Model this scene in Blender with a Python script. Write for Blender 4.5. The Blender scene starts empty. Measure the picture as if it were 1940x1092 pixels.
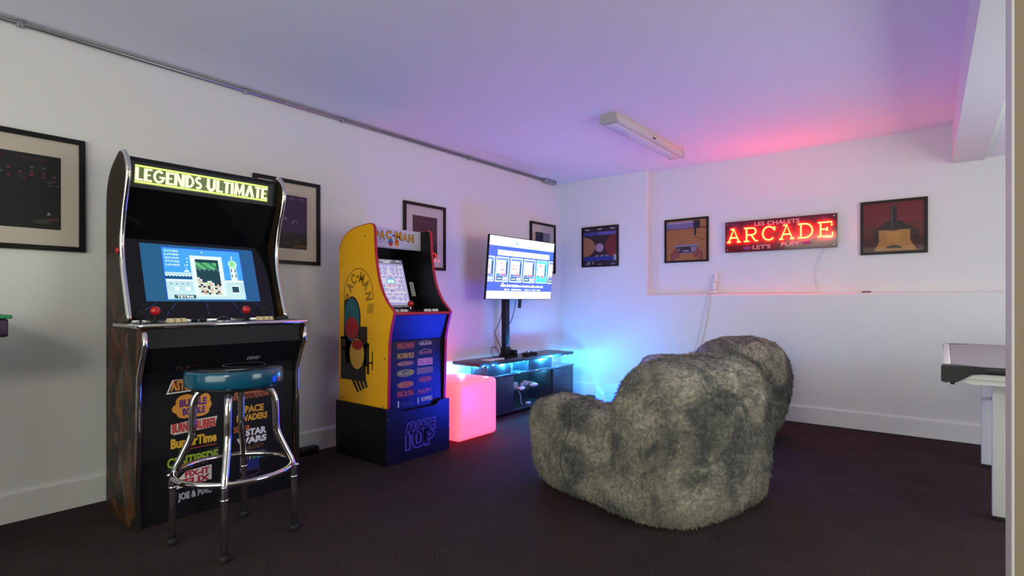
import bpy, bmesh, math, random
from mathutils import Vector, Matrix, noise
random.seed(7)
sc = bpy.context.scene
COL = sc.collection
PI = math.pi

# ------------------------------------------------------------------ camera
cam = bpy.data.cameras.new('camera')
cam.sensor_fit = 'HORIZONTAL'; cam.sensor_width = 36.0
cam.lens = 36.0*1031.5/1940.0
cam.shift_y = 24.9/1940.0
cam.clip_start = 0.02
camo = bpy.data.objects.new('camera', cam); COL.objects.link(camo)
camo.location = (0, 0, 1.02)
camo.rotation_euler = (PI/2, 0, math.radians(38.61))
sc.camera = camo
vs = sc.view_settings
sc.display_settings.display_device = 'sRGB'
vs.view_transform = 'Standard'; vs.look = 'None'; vs.exposure = 0.0; vs.gamma = 1.0; vs.use_curve_mapping = False

# ------------------------------------------------------------------ world
w = bpy.data.worlds.new('world'); sc.world = w; w.use_nodes = True
w.node_tree.nodes['Background'].inputs[0].default_value = (0.8, 0.85, 1.0, 1)
w.node_tree.nodes['Background'].inputs[1].default_value = 0.02

# ------------------------------------------------------------------ lamps of the place, and an added fill
def area(name, loc, target, sx, sy, power, color):
    l = bpy.data.lights.new(name, 'AREA'); l.shape = 'RECTANGLE'; l.size = sx; l.size_y = sy
    l.energy = power; l.color = color
    o = bpy.data.objects.new(name, l); COL.objects.link(o); o.location = loc
    o.rotation_euler = (Vector(target)-Vector(loc)).to_track_quat('-Z', 'Y').to_euler()
    return o
def point(name, loc, power, color, r=0.02):
    l = bpy.data.lights.new(name, 'POINT'); l.energy = power; l.color = color; l.shadow_soft_size = r
    o = bpy.data.objects.new(name, l); COL.objects.link(o); o.location = loc
    return o
area('hall_fill', (-0.7, -2.62, 1.15), (-0.9, 2.0, 1.25), 3.6, 1.9, 84, (0.93, 1.0, 0.88))      # added wide fill behind the camera, brightens walls and ceiling evenly
area('hall_lamp', (-0.3, -0.9, 1.6), (-1.9, 1.6, 0.7), 0.35, 0.25, 17, (1.0, 0.92, 0.80))           # lamp of the hall behind the camera
area('side_window', (1.62, 3.1, 1.2), (-3.4, 2.9, 1.35), 1.7, 1.5, 36, (0.92, 1.0, 0.90))           # daylight from the right side
LED = (0.03, 0.38, 1.0)

# ------------------------------------------------------------------ colours and materials
def lin(c):
    return c/12.92 if c <= 0.04045 else ((c+0.055)/1.055)**2.4
def hx(h):
    if not isinstance(h, str): return tuple(h)
    h = h.lstrip('#')
    return tuple(lin(int(h[i:i+2], 16)/255) for i in (0, 2, 4))
MATS = {}
def mat(name, color='#808080', rough=0.5, metal=0.0, spec=0.5, coat=0.0, emit=None, estr=0.0, nscale=0, namt=0.0, bump=0.0, bscale=60, sheen=0.0):
    m = bpy.data.materials.new(name); m.use_nodes = True; MATS[name] = m
    nt = m.node_tree; N = nt.nodes; L = nt.links
    b = N['Principled BSDF']; c = hx(color)
    b.inputs['Base Color'].default_value = (*c, 1); b.inputs['Roughness'].default_value = rough
    b.inputs['Metallic'].default_value = metal; b.inputs['Specular IOR Level'].default_value = spec
    b.inputs['Coat Weight'].default_value = coat; b.inputs['Coat Roughness'].default_value = 0.05
    if sheen: b.inputs['Sheen Weight'].default_value = sheen; b.inputs['Sheen Roughness'].default_value = 0.5
    if emit is not None:
        b.inputs['Emission Color'].default_value = (*hx(emit), 1); b.inputs['Emission Strength'].default_value = estr
    if nscale or bump:
        tc = N.new('ShaderNodeTexCoord')
    if nscale:
        n = N.new('ShaderNodeTexNoise'); n.inputs['Scale'].default_value = nscale; n.inputs['Detail'].default_value = 4
        L.new(tc.outputs['Object'], n.inputs['Vector'])
        mx = N.new('ShaderNodeMix'); mx.data_type = 'RGBA'
        mx.inputs[6].default_value = (*[x*(1-namt) for x in c], 1); mx.inputs[7].default_value = (*[min(1, x*(1+namt)) for x in c], 1)
        L.new(n.outputs['Fac'], mx.inputs[0]); L.new(mx.outputs[2], b.inputs['Base Color'])
    if bump:
        n2 = N.new('ShaderNodeTexNoise'); n2.inputs['Scale'].default_value = bscale; n2.inputs['Detail'].default_value = 5
        L.new(tc.outputs['Object'], n2.inputs['Vector'])
        bp = N.new('ShaderNodeBump'); bp.inputs['Strength'].default_value = bump; bp.inputs['Distance'].default_value = 0.01
        L.new(n2.outputs['Fac'], bp.inputs['Height']); L.new(bp.outputs['Normal'], b.inputs['Normal'])
    return m
def attr_mat(name, emission=0.0, rough=0.45, spec=0.5, base=1.0):
    m = bpy.data.materials.new(name); m.use_nodes = True; MATS[name] = m
    nt = m.node_tree; b = nt.nodes['Principled BSDF']; b.inputs['Roughness'].default_value = rough
    b.inputs['Specular IOR Level'].default_value = spec
    a = nt.nodes.new('ShaderNodeAttribute'); a.attribute_name = 'tint'
    if emission:
        b.inputs['Base Color'].default_value = (0.01, 0.01, 0.01, 1)
        nt.links.new(a.outputs['Color'], b.inputs['Emission Color']); b.inputs['Emission Strength'].default_value = emission
    else:
        nt.links.new(a.outputs['Color'], b.inputs['Base Color'])
    return m
WALL = mat('white_wall_paint', (0.74, 0.735, 0.72), 0.7, nscale=1.3, namt=0.02, bump=0.10, bscale=55, spec=0.25)
CEIL = mat('white_ceiling_paint', (0.84, 0.84, 0.86), 0.8, nscale=1.1, namt=0.02, bump=0.07, bscale=40, spec=0.2)
TAN = mat('tan_wall_paint', (0.33, 0.255, 0.175), 0.75, nscale=2.2, namt=0.06, bump=0.12, bscale=60)
SKIRT = mat('white_gloss_paint', (0.76, 0.755, 0.74), 0.35, nscale=3, namt=0.02)
PRINT = attr_mat('ink_print', rough=0.5)
GLOSSPRINT = attr_mat('glossy_ink_print', rough=0.3)
DIMPRINT = attr_mat('matte_poster_ink', rough=0.6)
BLACK = mat('black_board', (0.006, 0.006, 0.007), 0.42, nscale=6, namt=0.3, spec=0.22)
BLACKG = mat('black_gloss', (0.004, 0.004, 0.005), 0.08)
BLACKP = mat('black_plastic', (0.010, 0.010, 0.012), 0.4, nscale=9, namt=0.3, spec=0.3)
RUBBER = mat('black_rubber', (0.008, 0.008, 0.008), 0.7, bump=0.05)
CHROME = mat('polished_chrome', (0.80, 0.80, 0.81), 0.07, 1.0, nscale=5, namt=0.05)
STEEL = mat('galvanised_steel', (0.40, 0.40, 0.41), 0.36, 1.0, nscale=8, namt=0.15)
REDP = mat('red_plastic', (0.55, 0.01, 0.015), 0.18, coat=0.5)
YELLOWP = mat('yellow_laminate', (0.95, 0.46, 0.004), 0.4, nscale=2.5, namt=0.05)
REDTRIM = mat('red_edge_trim', (0.45, 0.012, 0.03), 0.3)
WHITEP = mat('white_plastic', (0.72, 0.72, 0.70), 0.35, nscale=6, namt=0.03)
IVORYP = mat('ivory_button_plastic', (0.75, 0.62, 0.35), 0.3, coat=0.3)
TEALV = mat('teal_vinyl', (0.004, 0.075, 0.14), 0.18, coat=0.4, nscale=8, namt=0.08)
FRAMEM = mat('black_picture_frame', (0.008, 0.007, 0.007), 0.4, spec=0.25)
MATB = mat('cream_mat_board', (0.62, 0.55, 0.46), 0.8, nscale=20, namt=0.03)
CORDW = mat('white_cord', (0.70, 0.69, 0.67), 0.5)

# carpet: dark short pile
def carpet():
    m = mat('dark_carpet', (0.05, 0.036, 0.036), 0.95, spec=0.1)
    nt = m.node_tree; N = nt.nodes; L = nt.links; b = N['Principled BSDF']
    tc = N.new('ShaderNodeTexCoord')
    n = N.new('ShaderNodeTexNoise'); n.inputs['Scale'].default_value = 170; n.inputs['Detail'].default_value = 3
    n2 = N.new('ShaderNodeTexNoise'); n2.inputs['Scale'].default_value = 5; n2.inputs['Detail'].default_value = 6
    L.new(tc.outputs['Object'], n.inputs['Vector']); L.new(tc.outputs['Object'], n2.inputs['Vector'])
    r = N.new('ShaderNodeValToRGB'); r.color_ramp.elements[0].position = 0.33; r.color_ramp.elements[1].position = 0.68
    r.color_ramp.elements[0].color = (0.020, 0.014, 0.015, 1); r.color_ramp.elements[1].color = (0.085, 0.062, 0.060, 1)
    L.new(n.outputs['Fac'], r.inputs['Fac'])
    mx = N.new('ShaderNodeMix'); mx.data_type = 'RGBA'; mx.blend_type = 'MULTIPLY'; mx.inputs[0].default_value = 0.5
    L.new(r.outputs['Color'], mx.inputs[6]); L.new(n2.outputs['Fac'], mx.inputs[7]); L.new(mx.outputs[2], b.inputs['Base Color'])
    bp = N.new('ShaderNodeBump'); bp.inputs['Strength'].default_value = 0.7; bp.inputs['Distance'].default_value = 0.006
    L.new(n.outputs['Fac'], bp.inputs['Height']); L.new(bp.outputs['Normal'], b.inputs['Normal'])
    return m
CARPET = carpet()

def fur():
    m = mat('grey_plush_fur', (0.2, 0.2, 0.2), 0.9, spec=0.15, sheen=0.35)
    nt = m.node_tree; N = nt.nodes; L = nt.links; b = N['Principled BSDF']
    tc = N.new('ShaderNodeTexCoord')
    big = N.new('ShaderNodeTexNoise'); big.inputs['Scale'].default_value = 4.5; big.inputs['Detail'].default_value = 5; big.inputs['Distortion'].default_value = 0.8
    mp = N.new('ShaderNodeMapping'); mp.inputs['Scale'].default_value = (60, 60, 60)
    warp = N.new('ShaderNodeTexNoise'); warp.inputs['Scale'].default_value = 5
    add = N.new('ShaderNodeVectorMath'); add.operation = 'MULTIPLY_ADD'; add.inputs[1].default_value = (0.12, 0.12, 0.12)
    L.new(tc.outputs['Object'], warp.inputs['Vector']); L.new(warp.outputs['Color'], add.inputs[0]); L.new(tc.outputs['Object'], add.inputs[2])
    fine = N.new('ShaderNodeTexNoise'); fine.inputs['Scale'].default_value = 1.0; fine.inputs['Detail'].default_value = 4
    L.new(add.outputs[0], mp.inputs['Vector']); L.new(mp.outputs[0], fine.inputs['Vector']); L.new(tc.outputs['Object'], big.inputs['Vector'])
    r1 = N.new('ShaderNodeValToRGB'); r1.color_ramp.elements[0].position = 0.36; r1.color_ramp.elements[1].position = 0.60
    r1.color_ramp.elements[0].color = (0.12, 0.12, 0.112, 1); r1.color_ramp.elements[1].color = (0.45, 0.41, 0.32, 1)
    L.new(big.outputs['Fac'], r1.inputs['Fac'])
    r2 = N.new('ShaderNodeValToRGB'); r2.color_ramp.elements[0].position = 0.35; r2.color_ramp.elements[1].position = 0.65
    r2.color_ramp.elements[0].color = (0.6, 0.6, 0.6, 1); r2.color_ramp.elements[1].color = (1, 1, 1, 1)
    L.new(fine.outputs['Fac'], r2.inputs['Fac'])
    mx = N.new('ShaderNodeMix'); mx.data_type = 'RGBA'; mx.blend_type = 'MULTIPLY'; mx.inputs[0].default_value = 1
    L.new(r1.outputs['Color'], mx.inputs[6]); L.new(r2.outputs['Color'], mx.inputs[7]); L.new(mx.outputs[2], b.inputs['Base Color'])
    ad = N.new('ShaderNodeMath'); ad.operation = 'MULTIPLY_ADD'; ad.inputs[1].default_value = 1.6
    L.new(big.outputs['Fac'], ad.inputs[0]); L.new(fine.outputs['Fac'], ad.inputs[2])
    bp = N.new('ShaderNodeBump'); bp.inputs['Strength'].default_value = 0.8; bp.inputs['Distance'].default_value = 0.018
    L.new(ad.outputs[0], bp.inputs['Height']); L.new(bp.outputs['Normal'], b.inputs['Normal'])
    return m
FUR = fur()

def thin_glass():
    m = bpy.data.materials.new('clear_glass'); m.use_nodes = True
    nt = m.node_tree; N = nt.nodes; L = nt.links; N.remove(N['Principled BSDF'])
    t = N.new('ShaderNodeBsdfTransparent'); g = N.new('ShaderNodeBsdfGlossy'); g.inputs['Roughness'].default_value = 0.02
    fr = N.new('ShaderNodeFresnel'); fr.inputs['IOR'].default_value = 1.22
    mx = N.new('ShaderNodeMixShader'); sc_ = N.new('ShaderNodeMath'); sc_.operation = 'MULTIPLY'; sc_.inputs[1].default_value = 0.6
    L.new(fr.outputs[0], sc_.inputs[0]); L.new(sc_.outputs[0], mx.inputs[0]); L.new(t.outputs[0], mx.inputs[1]); L.new(g.outputs[0], mx.inputs[2])
    L.new(mx.outputs[0], N['Material Output'].inputs['Surface'])
    return m
GLASS = thin_glass()

def side_art():
    # dark painted artwork of the tall cabinet's flank: blotches of rust, grey and green over near black
    m = mat('dark_painted_side_art', (0.02, 0.012, 0.008), 0.45, spec=0.25)
    nt = m.node_tree; N = nt.nodes; L = nt.links; b = N['Principled BSDF']
    tc = N.new('ShaderNodeTexCoord'); mp = N.new('ShaderNodeMapping'); mp.inputs['Scale'].default_value = (9, 9, 4.5)
    L.new(tc.outputs['Object'], mp.inputs['Vector'])
    n = N.new('ShaderNodeTexNoise'); n.inputs['Scale'].default_value = 1.0; n.inputs['Detail'].default_value = 6; n.inputs['Distortion'].default_value = 1.2
    L.new(mp.outputs[0], n.inputs['Vector'])
    r = N.new('ShaderNodeValToRGB'); cr = r.color_ramp
    cr.elements[0].position = 0.0; cr.elements[0].color = (0.010, 0.008, 0.006, 1)
    cr.elements[1].position = 1.0; cr.elements[1].color = (0.20, 0.18, 0.15, 1)
    for p, c in ((0.40, (0.012, 0.011, 0.007)), (0.47, (0.020, 0.014, 0.008)), (0.55, (0.085, 0.026, 0.010)), (0.59, (0.10, 0.045, 0.020)), (0.63, (0.022, 0.026, 0.016)), (0.70, (0.10, 0.09, 0.08))):
        e = cr.elements.new(p); e.color = (*c, 1)
    L.new(n.outputs['Fac'], r.inputs['Fac'])
    sx = N.new('ShaderNodeSeparateXYZ'); L.new(tc.outputs['Object'], sx.inputs[0])
    mr = N.new('ShaderNodeMapRange'); mr.inputs[1].default_value = 1.15; mr.inputs[2].default_value = 1.0
    L.new(sx.outputs['Z'], mr.inputs[0])
    mx = N.new('ShaderNodeMix'); mx.data_type = 'RGBA'; mx.inputs[6].default_value = (0.022, 0.013, 0.008, 1)
    L.new(mr.outputs[0], mx.inputs[0]); L.new(r.outputs['Color'], mx.inputs[7]); L.new(mx.outputs[2], b.inputs['Base Color'])
    return m
SIDEART = side_art()

# ------------------------------------------------------------------ mesh building
TXT = {}
def text_geo(body, offset=0.0, spacing=1.0, shear=0.0):
    k = (body, offset, spacing, shear)
    if k not in TXT:
        cu = bpy.data.curves.new('t', 'FONT'); cu.body = body; cu.size = 1; cu.offset = offset; cu.space_character = spacing
        cu.shear = shear; cu.resolution_u = 3; cu.dimensions = '2D'; cu.fill_mode = 'FRONT'
        o = bpy.data.objects.new('t', cu); COL.objects.link(o)
        dg = bpy.context.evaluated_depsgraph_get()
        me = bpy.data.meshes.new_from_object(o.evaluated_get(dg))
        v = [(p.co.x, p.co.y) for p in me.vertices]; f = [tuple(p.vertices) for p in me.polygons]
        bpy.data.objects.remove(o); bpy.data.curves.remove(cu); bpy.data.meshes.remove(me)
        TXT[k] = (v, f)
    return TXT[k]

class MB:
    def __init__(self, M=None):
        self.v = []; self.f = []; self.c = []; self.sm = []; self.M = M or Matrix.Identity(4); self.col = (1, 1, 1)
    def frame(self, o, u, v):
        u = Vector(u); v = Vector(v); n = u.cross(v)
        self.M = Matrix(((u.x, v.x, n.x, o[0]), (u.y, v.y, n.y, o[1]), (u.z, v.z, n.z, o[2]), (0, 0, 0, 1)))
        return self
    def add(self, verts, faces, col=None, smooth=False):
        b = len(self.v); self.v += [self.M @ Vector(p) for p in verts]
        c = hx(col) if col is not None else self.col
        for f in faces: self.f.append(tuple(b+i for i in f)); self.c.append(c); self.sm.append(smooth)
    def box(self, x0, x1, y0, y1, z0, z1, col=None, bev=0):
        if bev:
            return self.rbox(x0, x1, y0, y1, z0, z1, bev, col)
        self.add([(x, y, z) for x in (x0, x1) for y in (y0, y1) for z in (z0, z1)],
                 [(0, 1, 3, 2), (4, 6, 7, 5), (0, 4, 5, 1), (2, 3, 7, 6), (0, 2, 6, 4), (1, 5, 7, 3)], col)
    def rbox(self, x0, x1, y0, y1, z0, z1, r, col=None, seg=3, smooth=True):
        bm = bmesh.new()
        bmesh.ops.create_cube(bm, size=1)
        for v in bm.verts:
            v.co = Vector(((x0+x1)/2+v.co.x*(x1-x0), (y0+y1)/2+v.co.y*(y1-y0), (z0+z1)/2+v.co.z*(z1-z0)))
        bmesh.ops.bevel(bm, geom=bm.edges[:], offset=r, segments=seg, profile=0.5, affect='EDGES')
        bm.verts.index_update()
        self.add([v.co[:] for v in bm.verts], [[v.index for v in f.verts] for f in bm.faces], col, smooth); bm.free()
    def quad(self, x0, y0, x1, y1, z=0, col=None):
        self.add([(x0, y0, z), (x1, y0, z), (x1, y1, z), (x0, y1, z)], [(0, 1, 2, 3)], col)
    def poly(self, pts, z=0, col=None):
        self.add([(p[0], p[1], z) for p in pts], [tuple(range(len(pts)))], col)
    def ellipse(self, cx, cy, rx, ry, z=0, col=None, n=24, a0=0, a1=2*PI):
        self.poly([(cx+rx*math.cos(a0+(a1-a0)*i/n), cy+ry*math.sin(a0+(a1-a0)*i/n)) for i in range(n)], z, col)
    def ring(self, cx, cy, rx, ry, t, z=0, col=None, n=32, a0=0, a1=2*PI):
        p = []
        for i in range(n+1):
            a = a0+(a1-a0)*i/n
            p += [(cx+rx*math.cos(a), cy+ry*math.sin(a), z), (cx+(rx-t)*math.cos(a), cy+(ry-t)*math.sin(a), z)]
        self.add(p, [(2*i, 2*i+2, 2*i+3, 2*i+1) for i in range(n)], col)
    def stroke(self, path, t, z=0, col=None):
        P = [Vector((p[0], p[1])) for p in path]; n = len(P); L_ = []; R_ = []
        for i in range(n):
            a = (P[i]-P[i-1]).normalized() if i else (P[1]-P[0]).normalized(); b = (P[i+1]-P[i]).normalized() if i < n-1 else a
            d = (a+b).normalized(); nn = Vector((-d.y, d.x)); k = t/2/max(0.5, nn.dot(Vector((-a.y, a.x))))
            L_.append(P[i]+nn*k); R_.append(P[i]-nn*k)
        self.add([(p.x, p.y, z) for p in R_]+[(p.x, p.y, z) for p in L_], [(i, i+1, n+i+1, n+i) for i in range(n-1)], col)
    def text(self, body, x0, y0, x1, y1, z=0, col=None, offset=0.0, spacing=1.0, shear=0.0, taper=None):
        v, f = text_geo(body, offset, spacing, shear)
        if not v: return
        mx0 = min(p[0] for p in v); mx1 = max(p[0] for p in v); my0 = min(p[1] for p in v); my1 = max(p[1] for p in v)
        sx = (x1-x0)/max(1e-6, mx1-mx0); sy = (y1-y0)/max(1e-6, my1-my0)
        self.add([(x0+(p[0]-mx0)*sx, y0+(p[1]-my0)*sy, z) for p in v], f, col)
    def prism(self, pts, y0, y1, col=None):
        # pts in (x,z), extruded along y
        n = len(pts)
        self.add([(p[0], y0, p[1]) for p in pts]+[(p[0], y1, p[1]) for p in pts],
                 [tuple(range(n)), tuple(range(2*n-1, n-1, -1))]+[(i, n+i, n+(i+1) % n, (i+1) % n) for i in range(n)], col)
    def strip(self, pts, y0, y1, t=0.006, col=None):
        # a sheet following an (x,z) polyline with thickness behind it (towards -x)
        for a, b in zip(pts[:-1], pts[1:]):
            self.add([(a[0], y0, a[1]), (a[0], y1, a[1]), (b[0], y1, b[1]), (b[0], y0, b[1]),
                      (a[0]-t, y0, a[1]), (a[0]-t, y1, a[1]), (b[0]-t, y1, b[1]), (b[0]-t, y0, b[1])],
                     [(0, 1, 2, 3), (7, 6, 5, 4), (0, 4, 5, 1), (3, 2, 6, 7), (0, 3, 7, 4), (1, 5, 6, 2)], col)
    def tube(self, path, r, seg=10, closed=False, col=None, cap=True):
        P = [Vector(p) for p in path]; n = len(P); rs = r if isinstance(r, (list, tuple)) else [r]*n
        T = []
        for i in range(n):
            a = P[(i-1) % n] if (closed or i > 0) else P[i]; b = P[(i+1) % n] if (closed or i < n-1) else P[i]
            T.append((b-a).normalized())
        up = Vector((0, 0, 1)) if abs(T[0].z) < 0.9 else Vector((1, 0, 0))
        nrm = T[0].cross(up).normalized(); vs_ = []
        for i in range(n):
            if i > 0:
                ax = T[i-1].cross(T[i])
                if ax.length > 1e-7: nrm = Matrix.Rotation(T[i-1].angle(T[i]), 3, ax.normalized()) @ nrm
            bn = T[i].cross(nrm).normalized()
            for k in range(seg):
                a = 2*PI*k/seg; vs_.append(P[i]+(nrm*math.cos(a)+bn*math.sin(a))*rs[i])
        fs = []; m = n if closed else n-1
        for i in range(m):
            for k in range(seg):
                fs.append((i*seg+k, i*seg+(k+1) % seg, ((i+1) % n)*seg+(k+1) % seg, ((i+1) % n)*seg+k))
        self.add(vs_, fs, col, True)
        if cap and not closed:
            self.add([vs_[k] for k in range(seg)], [tuple(range(seg-1, -1, -1))], col)
            self.add([vs_[(n-1)*seg+k] for k in range(seg)], [tuple(range(seg))], col)
    def lathe(self, prof, c=(0, 0, 0), seg=32, col=None, smooth=True):
        v = []; n = len(prof)
        for r, z in prof:
            for k in range(seg):
                a = 2*PI*k/seg; v.append((c[0]+r*math.cos(a), c[1]+r*math.sin(a), c[2]+z))
        f = [(i*seg+k, i*seg+(k+1) % seg, (i+1)*seg+(k+1) % seg, (i+1)*seg+k) for i in range(n-1) for k in range(seg)]
        self.add(v, f, col, smooth)
        self.add(v[:seg], [tuple(range(seg-1, -1, -1))], col); self.add(v[-seg:], [tuple(range(seg))], col)
    def ball(self, c, r, seg=16, col=None):
        rx, ry, rz = (r, r, r) if not isinstance(r, (tuple, list)) else r
        prof = []; m = seg//2; v = []; f = []
        for i in range(m+1):
            t = -PI/2+PI*i/m
            for k in range(seg):
                a = 2*PI*k/seg; v.append((c[0]+rx*math.cos(t)*math.cos(a), c[1]+ry*math.cos(t)*math.sin(a), c[2]+rz*math.sin(t)))
        f = [(i*seg+k, i*seg+(k+1) % seg, (i+1)*seg+(k+1) % seg, (i+1)*seg+k) for i in range(m) for k in range(seg)]
        self.add(v, f, col, True)
    def build(self, name, m, parent=None, kind=None, label=None, cat=None, group=None):
        me = bpy.data.meshes.new(name)
        inv = WM[parent.name].inverted() if parent is not None and parent.name in WM else Matrix.Identity(4)
        me.from_pydata([tuple(inv @ p) for p in self.v], [], self.f)
        me.polygons.foreach_set('use_smooth', self.sm)
        if m in (PRINT, GLOSSPRINT, DIMPRINT) or m.name.startswith('lit_'):
            a = me.attributes.new('tint', 'FLOAT_COLOR', 'CORNER'); d = []
            for p in me.polygons: d += [*self.c[p.index], 1.0]*p.loop_total
            a.data.foreach_set('color', d)
        bm = bmesh.new(); bm.from_mesh(me); bmesh.ops.remove_doubles(bm, verts=bm.verts, dist=1e-6)
        bad = [f for f in bm.faces if f.calc_area() < 1e-13]
        if bad: bmesh.ops.delete(bm, geom=bad, context='FACES_ONLY')
        if m not in (PRINT, GLOSSPRINT, DIMPRINT) and not m.name.startswith('lit_'):
            bmesh.ops.recalc_face_normals(bm, faces=bm.faces)
        bm.to_mesh(me); bm.free()
        me.materials.append(m); me.update()
        o = bpy.data.objects.new(name, me); COL.objects.link(o)
        if parent is not None:
            o.parent = parent; WM[o.name] = WM.get(parent.name, Matrix.Identity(4))
        tag(o, label, cat, group, kind)
        return o
WM = {}
def tag(o, label=None, cat=None, group=None, kind=None):
    for k, v in (('label', label), ('category', cat), ('group', group), ('kind', kind)):
        if v: o[k] = v
def thing(name, label, cat, loc, rz=0, group=None):
    o = bpy.data.objects.new(name, None); COL.objects.link(o); o.empty_display_size = 0.1
    o.location = loc; o.rotation_euler = (0, 0, rz)
    WM[o.name] = Matrix.Translation(loc) @ Matrix.Rotation(rz, 4, 'Z')
    tag(o, label, cat, group); return o
def lp(a, b, t): return a+(b-a)*t
def smooth_path(pts, k=6):
    P = [Vector(p) for p in pts]; out = []
    for i in range(len(P)-1):
        p0 = P[max(i-1, 0)]; p1 = P[i]; p2 = P[i+1]; p3 = P[min(i+2, len(P)-1)]
        for j in range(k):
            t = j/k
            out.append(0.5*((2*p1)+(p2-p0)*t+(2*p0-5*p1+4*p2-p3)*t*t+(3*p1-p0-3*p2+p3)*t**3))
    out.append(P[-1]); return out
def smooth2(pts, k=4):
    return [(p.x, p.y) for p in smooth_path([(a, b, 0) for a, b in pts], k)]

# ------------------------------------------------------------------ the room
XL, YF, H = -3.38, 5.1155, 2.33
YR = 5.2155                   # recessed upper wall
m = MB(); m.box(-3.6, 2.3, -2.7, 5.5, -0.1, 0); m.build('floor', CARPET, kind='structure')
m = MB(); m.box(-3.6, 2.3, -2.7, 5.5, H, H+0.1); m.build('ceiling', CEIL, kind='structure')
m = MB(); m.box(-3.6, XL, -2.7, 5.5, 0, H); m.build('wall_left', WALL, kind='structure')
# far wall: thick lower part and left pier, shallow recess above the ledge
bm = MB()
x0, x1, xs, zs, rr = XL, 2.3, -2.345, 1.086, 0.012
bm.add([(x0, YF, 0), (x1, YF, 0), (x1, YF, zs-rr), (xs+0, YF, zs-rr), (xs-rr, YF, zs), (xs-rr, YF, H), (x0, YF, H), (x0, YF, zs-rr), (x0, YF, zs)],
       [(0, 1, 2, 3, 7), (7, 3, 4, 8), (8, 4, 5, 6)])
bm.add([(xs, YF, zs-rr), (x1, YF, zs-rr), (x1, YF+rr, zs), (xs, YF+rr, zs), (x1, YR, zs+0.004), (xs, YR, zs+0.004)], [(0, 1, 2, 3), (3, 2, 4, 5)])
bm.add([(xs-rr, YF, zs), (xs-rr, YF, H), (xs, YF+rr, H), (xs, YF+rr, zs), (xs, YR, H), (xs, YR, zs+0.004), (xs, YF, zs-rr)], [(0, 3, 2, 1), (3, 5, 4, 2), (0, 6, 3)])
bm.add([(xs, YR, zs+0.004), (x1, YR, zs+0.004), (x1, YR, H), (xs, YR, H)], [(0, 1, 2, 3)])
bm.box(x0, x1, YR+0.05, YR+0.25, 0, H)
bm.build('wall_back', WALL, kind='structure')
m = MB(); m.box(1.75, 1.95, 1.77, 5.5, 0, H); m.build('wall_right', WALL, kind='structure')
m = MB(); m.box(-3.6, 2.3, -2.9, -2.7, 0, H); m.build('wall_front', WALL, kind='structure')
m = MB(); m.box(2.1, 2.3, -2.7, 1.65, 0, H); m.build('wall_hall', TAN, kind='structure')
# partition with tan hall face and white reveal
m = MB(); m.box(0.112, 2.3, 1.628, 1.79, 0, H); wn = m.build('wall_near', WALL, kind='structure')
m = MB(); m.box(0.117, 2.3, 1.616, 1.629, 0, H); m.build('plaster_face', TAN, wn, label='tan painted face of the wall')
def skirting(name, a, b, nrm):
    m = MB(); d = Vector(b)-Vector(a); n = Vector(nrm); up = Vector((0, 0, 1)); pr = [(0, 0), (0.018, 0), (0.018, 0.128), (0.012, 0.138), (0.006, 0.142), (0, 0.142)]
    v = []
    for p in (Vector(a), Vector(b)): v += [p+n*q[0]+up*q[1] for q in pr]
    k = len(pr); m.add(v, [(i, (i+1) % k, k+(i+1) % k, k+i) for i in range(k)]+[tuple(range(k)), tuple(range(2*k-1, k-1, -1))])
    m.build(name, SKIRT, kind='structure')
skirting('baseboard_left', (XL, -2.7, 0), (XL, YF, 0), (1, 0, 0))
skirting('baseboard_back', (XL, YF, 0), (1.75, YF, 0), (0, -1, 0))
# boxed beam under the ceiling and the low soffit to its right
m = MB(); m.add([(0.031, YR, 2.045), (0.105, 1.79, 2.045), (0.26, 1.79, 2.045), (0.212, YR, 2.045), (0.031, YR, H), (0.105, 1.79, H), (0.26, 1.79, H), (0.212, YR, H)],
                [(0, 1, 2, 3), (0, 4, 5, 1), (3, 2, 6, 7), (0, 3, 7, 4), (1, 5, 6, 2), (4, 7, 6, 5)])
m.build('trim_1', WALL, kind='structure')
m = MB(); m.add([(0.213, YR, 2.06), (0.261, 1.79, 2.06), (1.75, 1.79, 2.06), (1.75, YR, 2.06), (0.213, YR, 2.2), (0.261, 1.79, 2.2), (1.75, 1.79, 2.2), (1.75, YR, 2.2)],
                [(0, 1, 2, 3), (0, 4, 5, 1), (3, 2, 6, 7), (0, 3, 7, 4), (1, 5, 6, 2), (4, 7, 6, 5)])
m.build('trim_2', CEIL, kind='structure')

LITSCREEN = attr_mat('lit_game_screen', emission=1.15, rough=0.2)
LITMAZE = attr_mat('lit_maze_screen', emission=1.0, rough=0.2)
LITTV = attr_mat('lit_television_picture', emission=2.4, rough=0.2)
LITMARQ = attr_mat('lit_marquee', emission=1.6, rough=0.3)

# ================================================================== tall black cabinet with lit marquee
CAB = 'arcade cabinets'
LG = thing('arcade_cabinet', 'tall black arcade cabinet with lit yellow-green marquee and chrome edging, behind the bar stool', 'arcade cabinet', (-3.0, 1.227, 0))
up = smooth2([(-3.215, 1.45), (-3.205, 1.56), (-3.16, 1.64), (-3.09, 1.69), (-3.018, 1.722), (-2.975, 1.708), (-2.94, 1.665), (-2.933, 1.61), (-2.956, 1.53), (-2.993, 1.43), (-3.017, 1.32), (-3.016, 1.24), (-3.003, 1.17), (-2.962, 1.05), (-2.916, 0.93)])
low = [(-2.735, 0.897), (-2.720, 0.885), (-2.720, 0.825)]+smooth2([(-2.728, 0.80), (-2.765, 0.735), (-2.792, 0.67), (-2.797, 0.60)])+[(-2.797, 0.0)]
prof = [(-3.215, 0.0)]+up+[(-2.916, 0.897)]+low
iy0, iy1 = 0.861, 1.594
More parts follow.
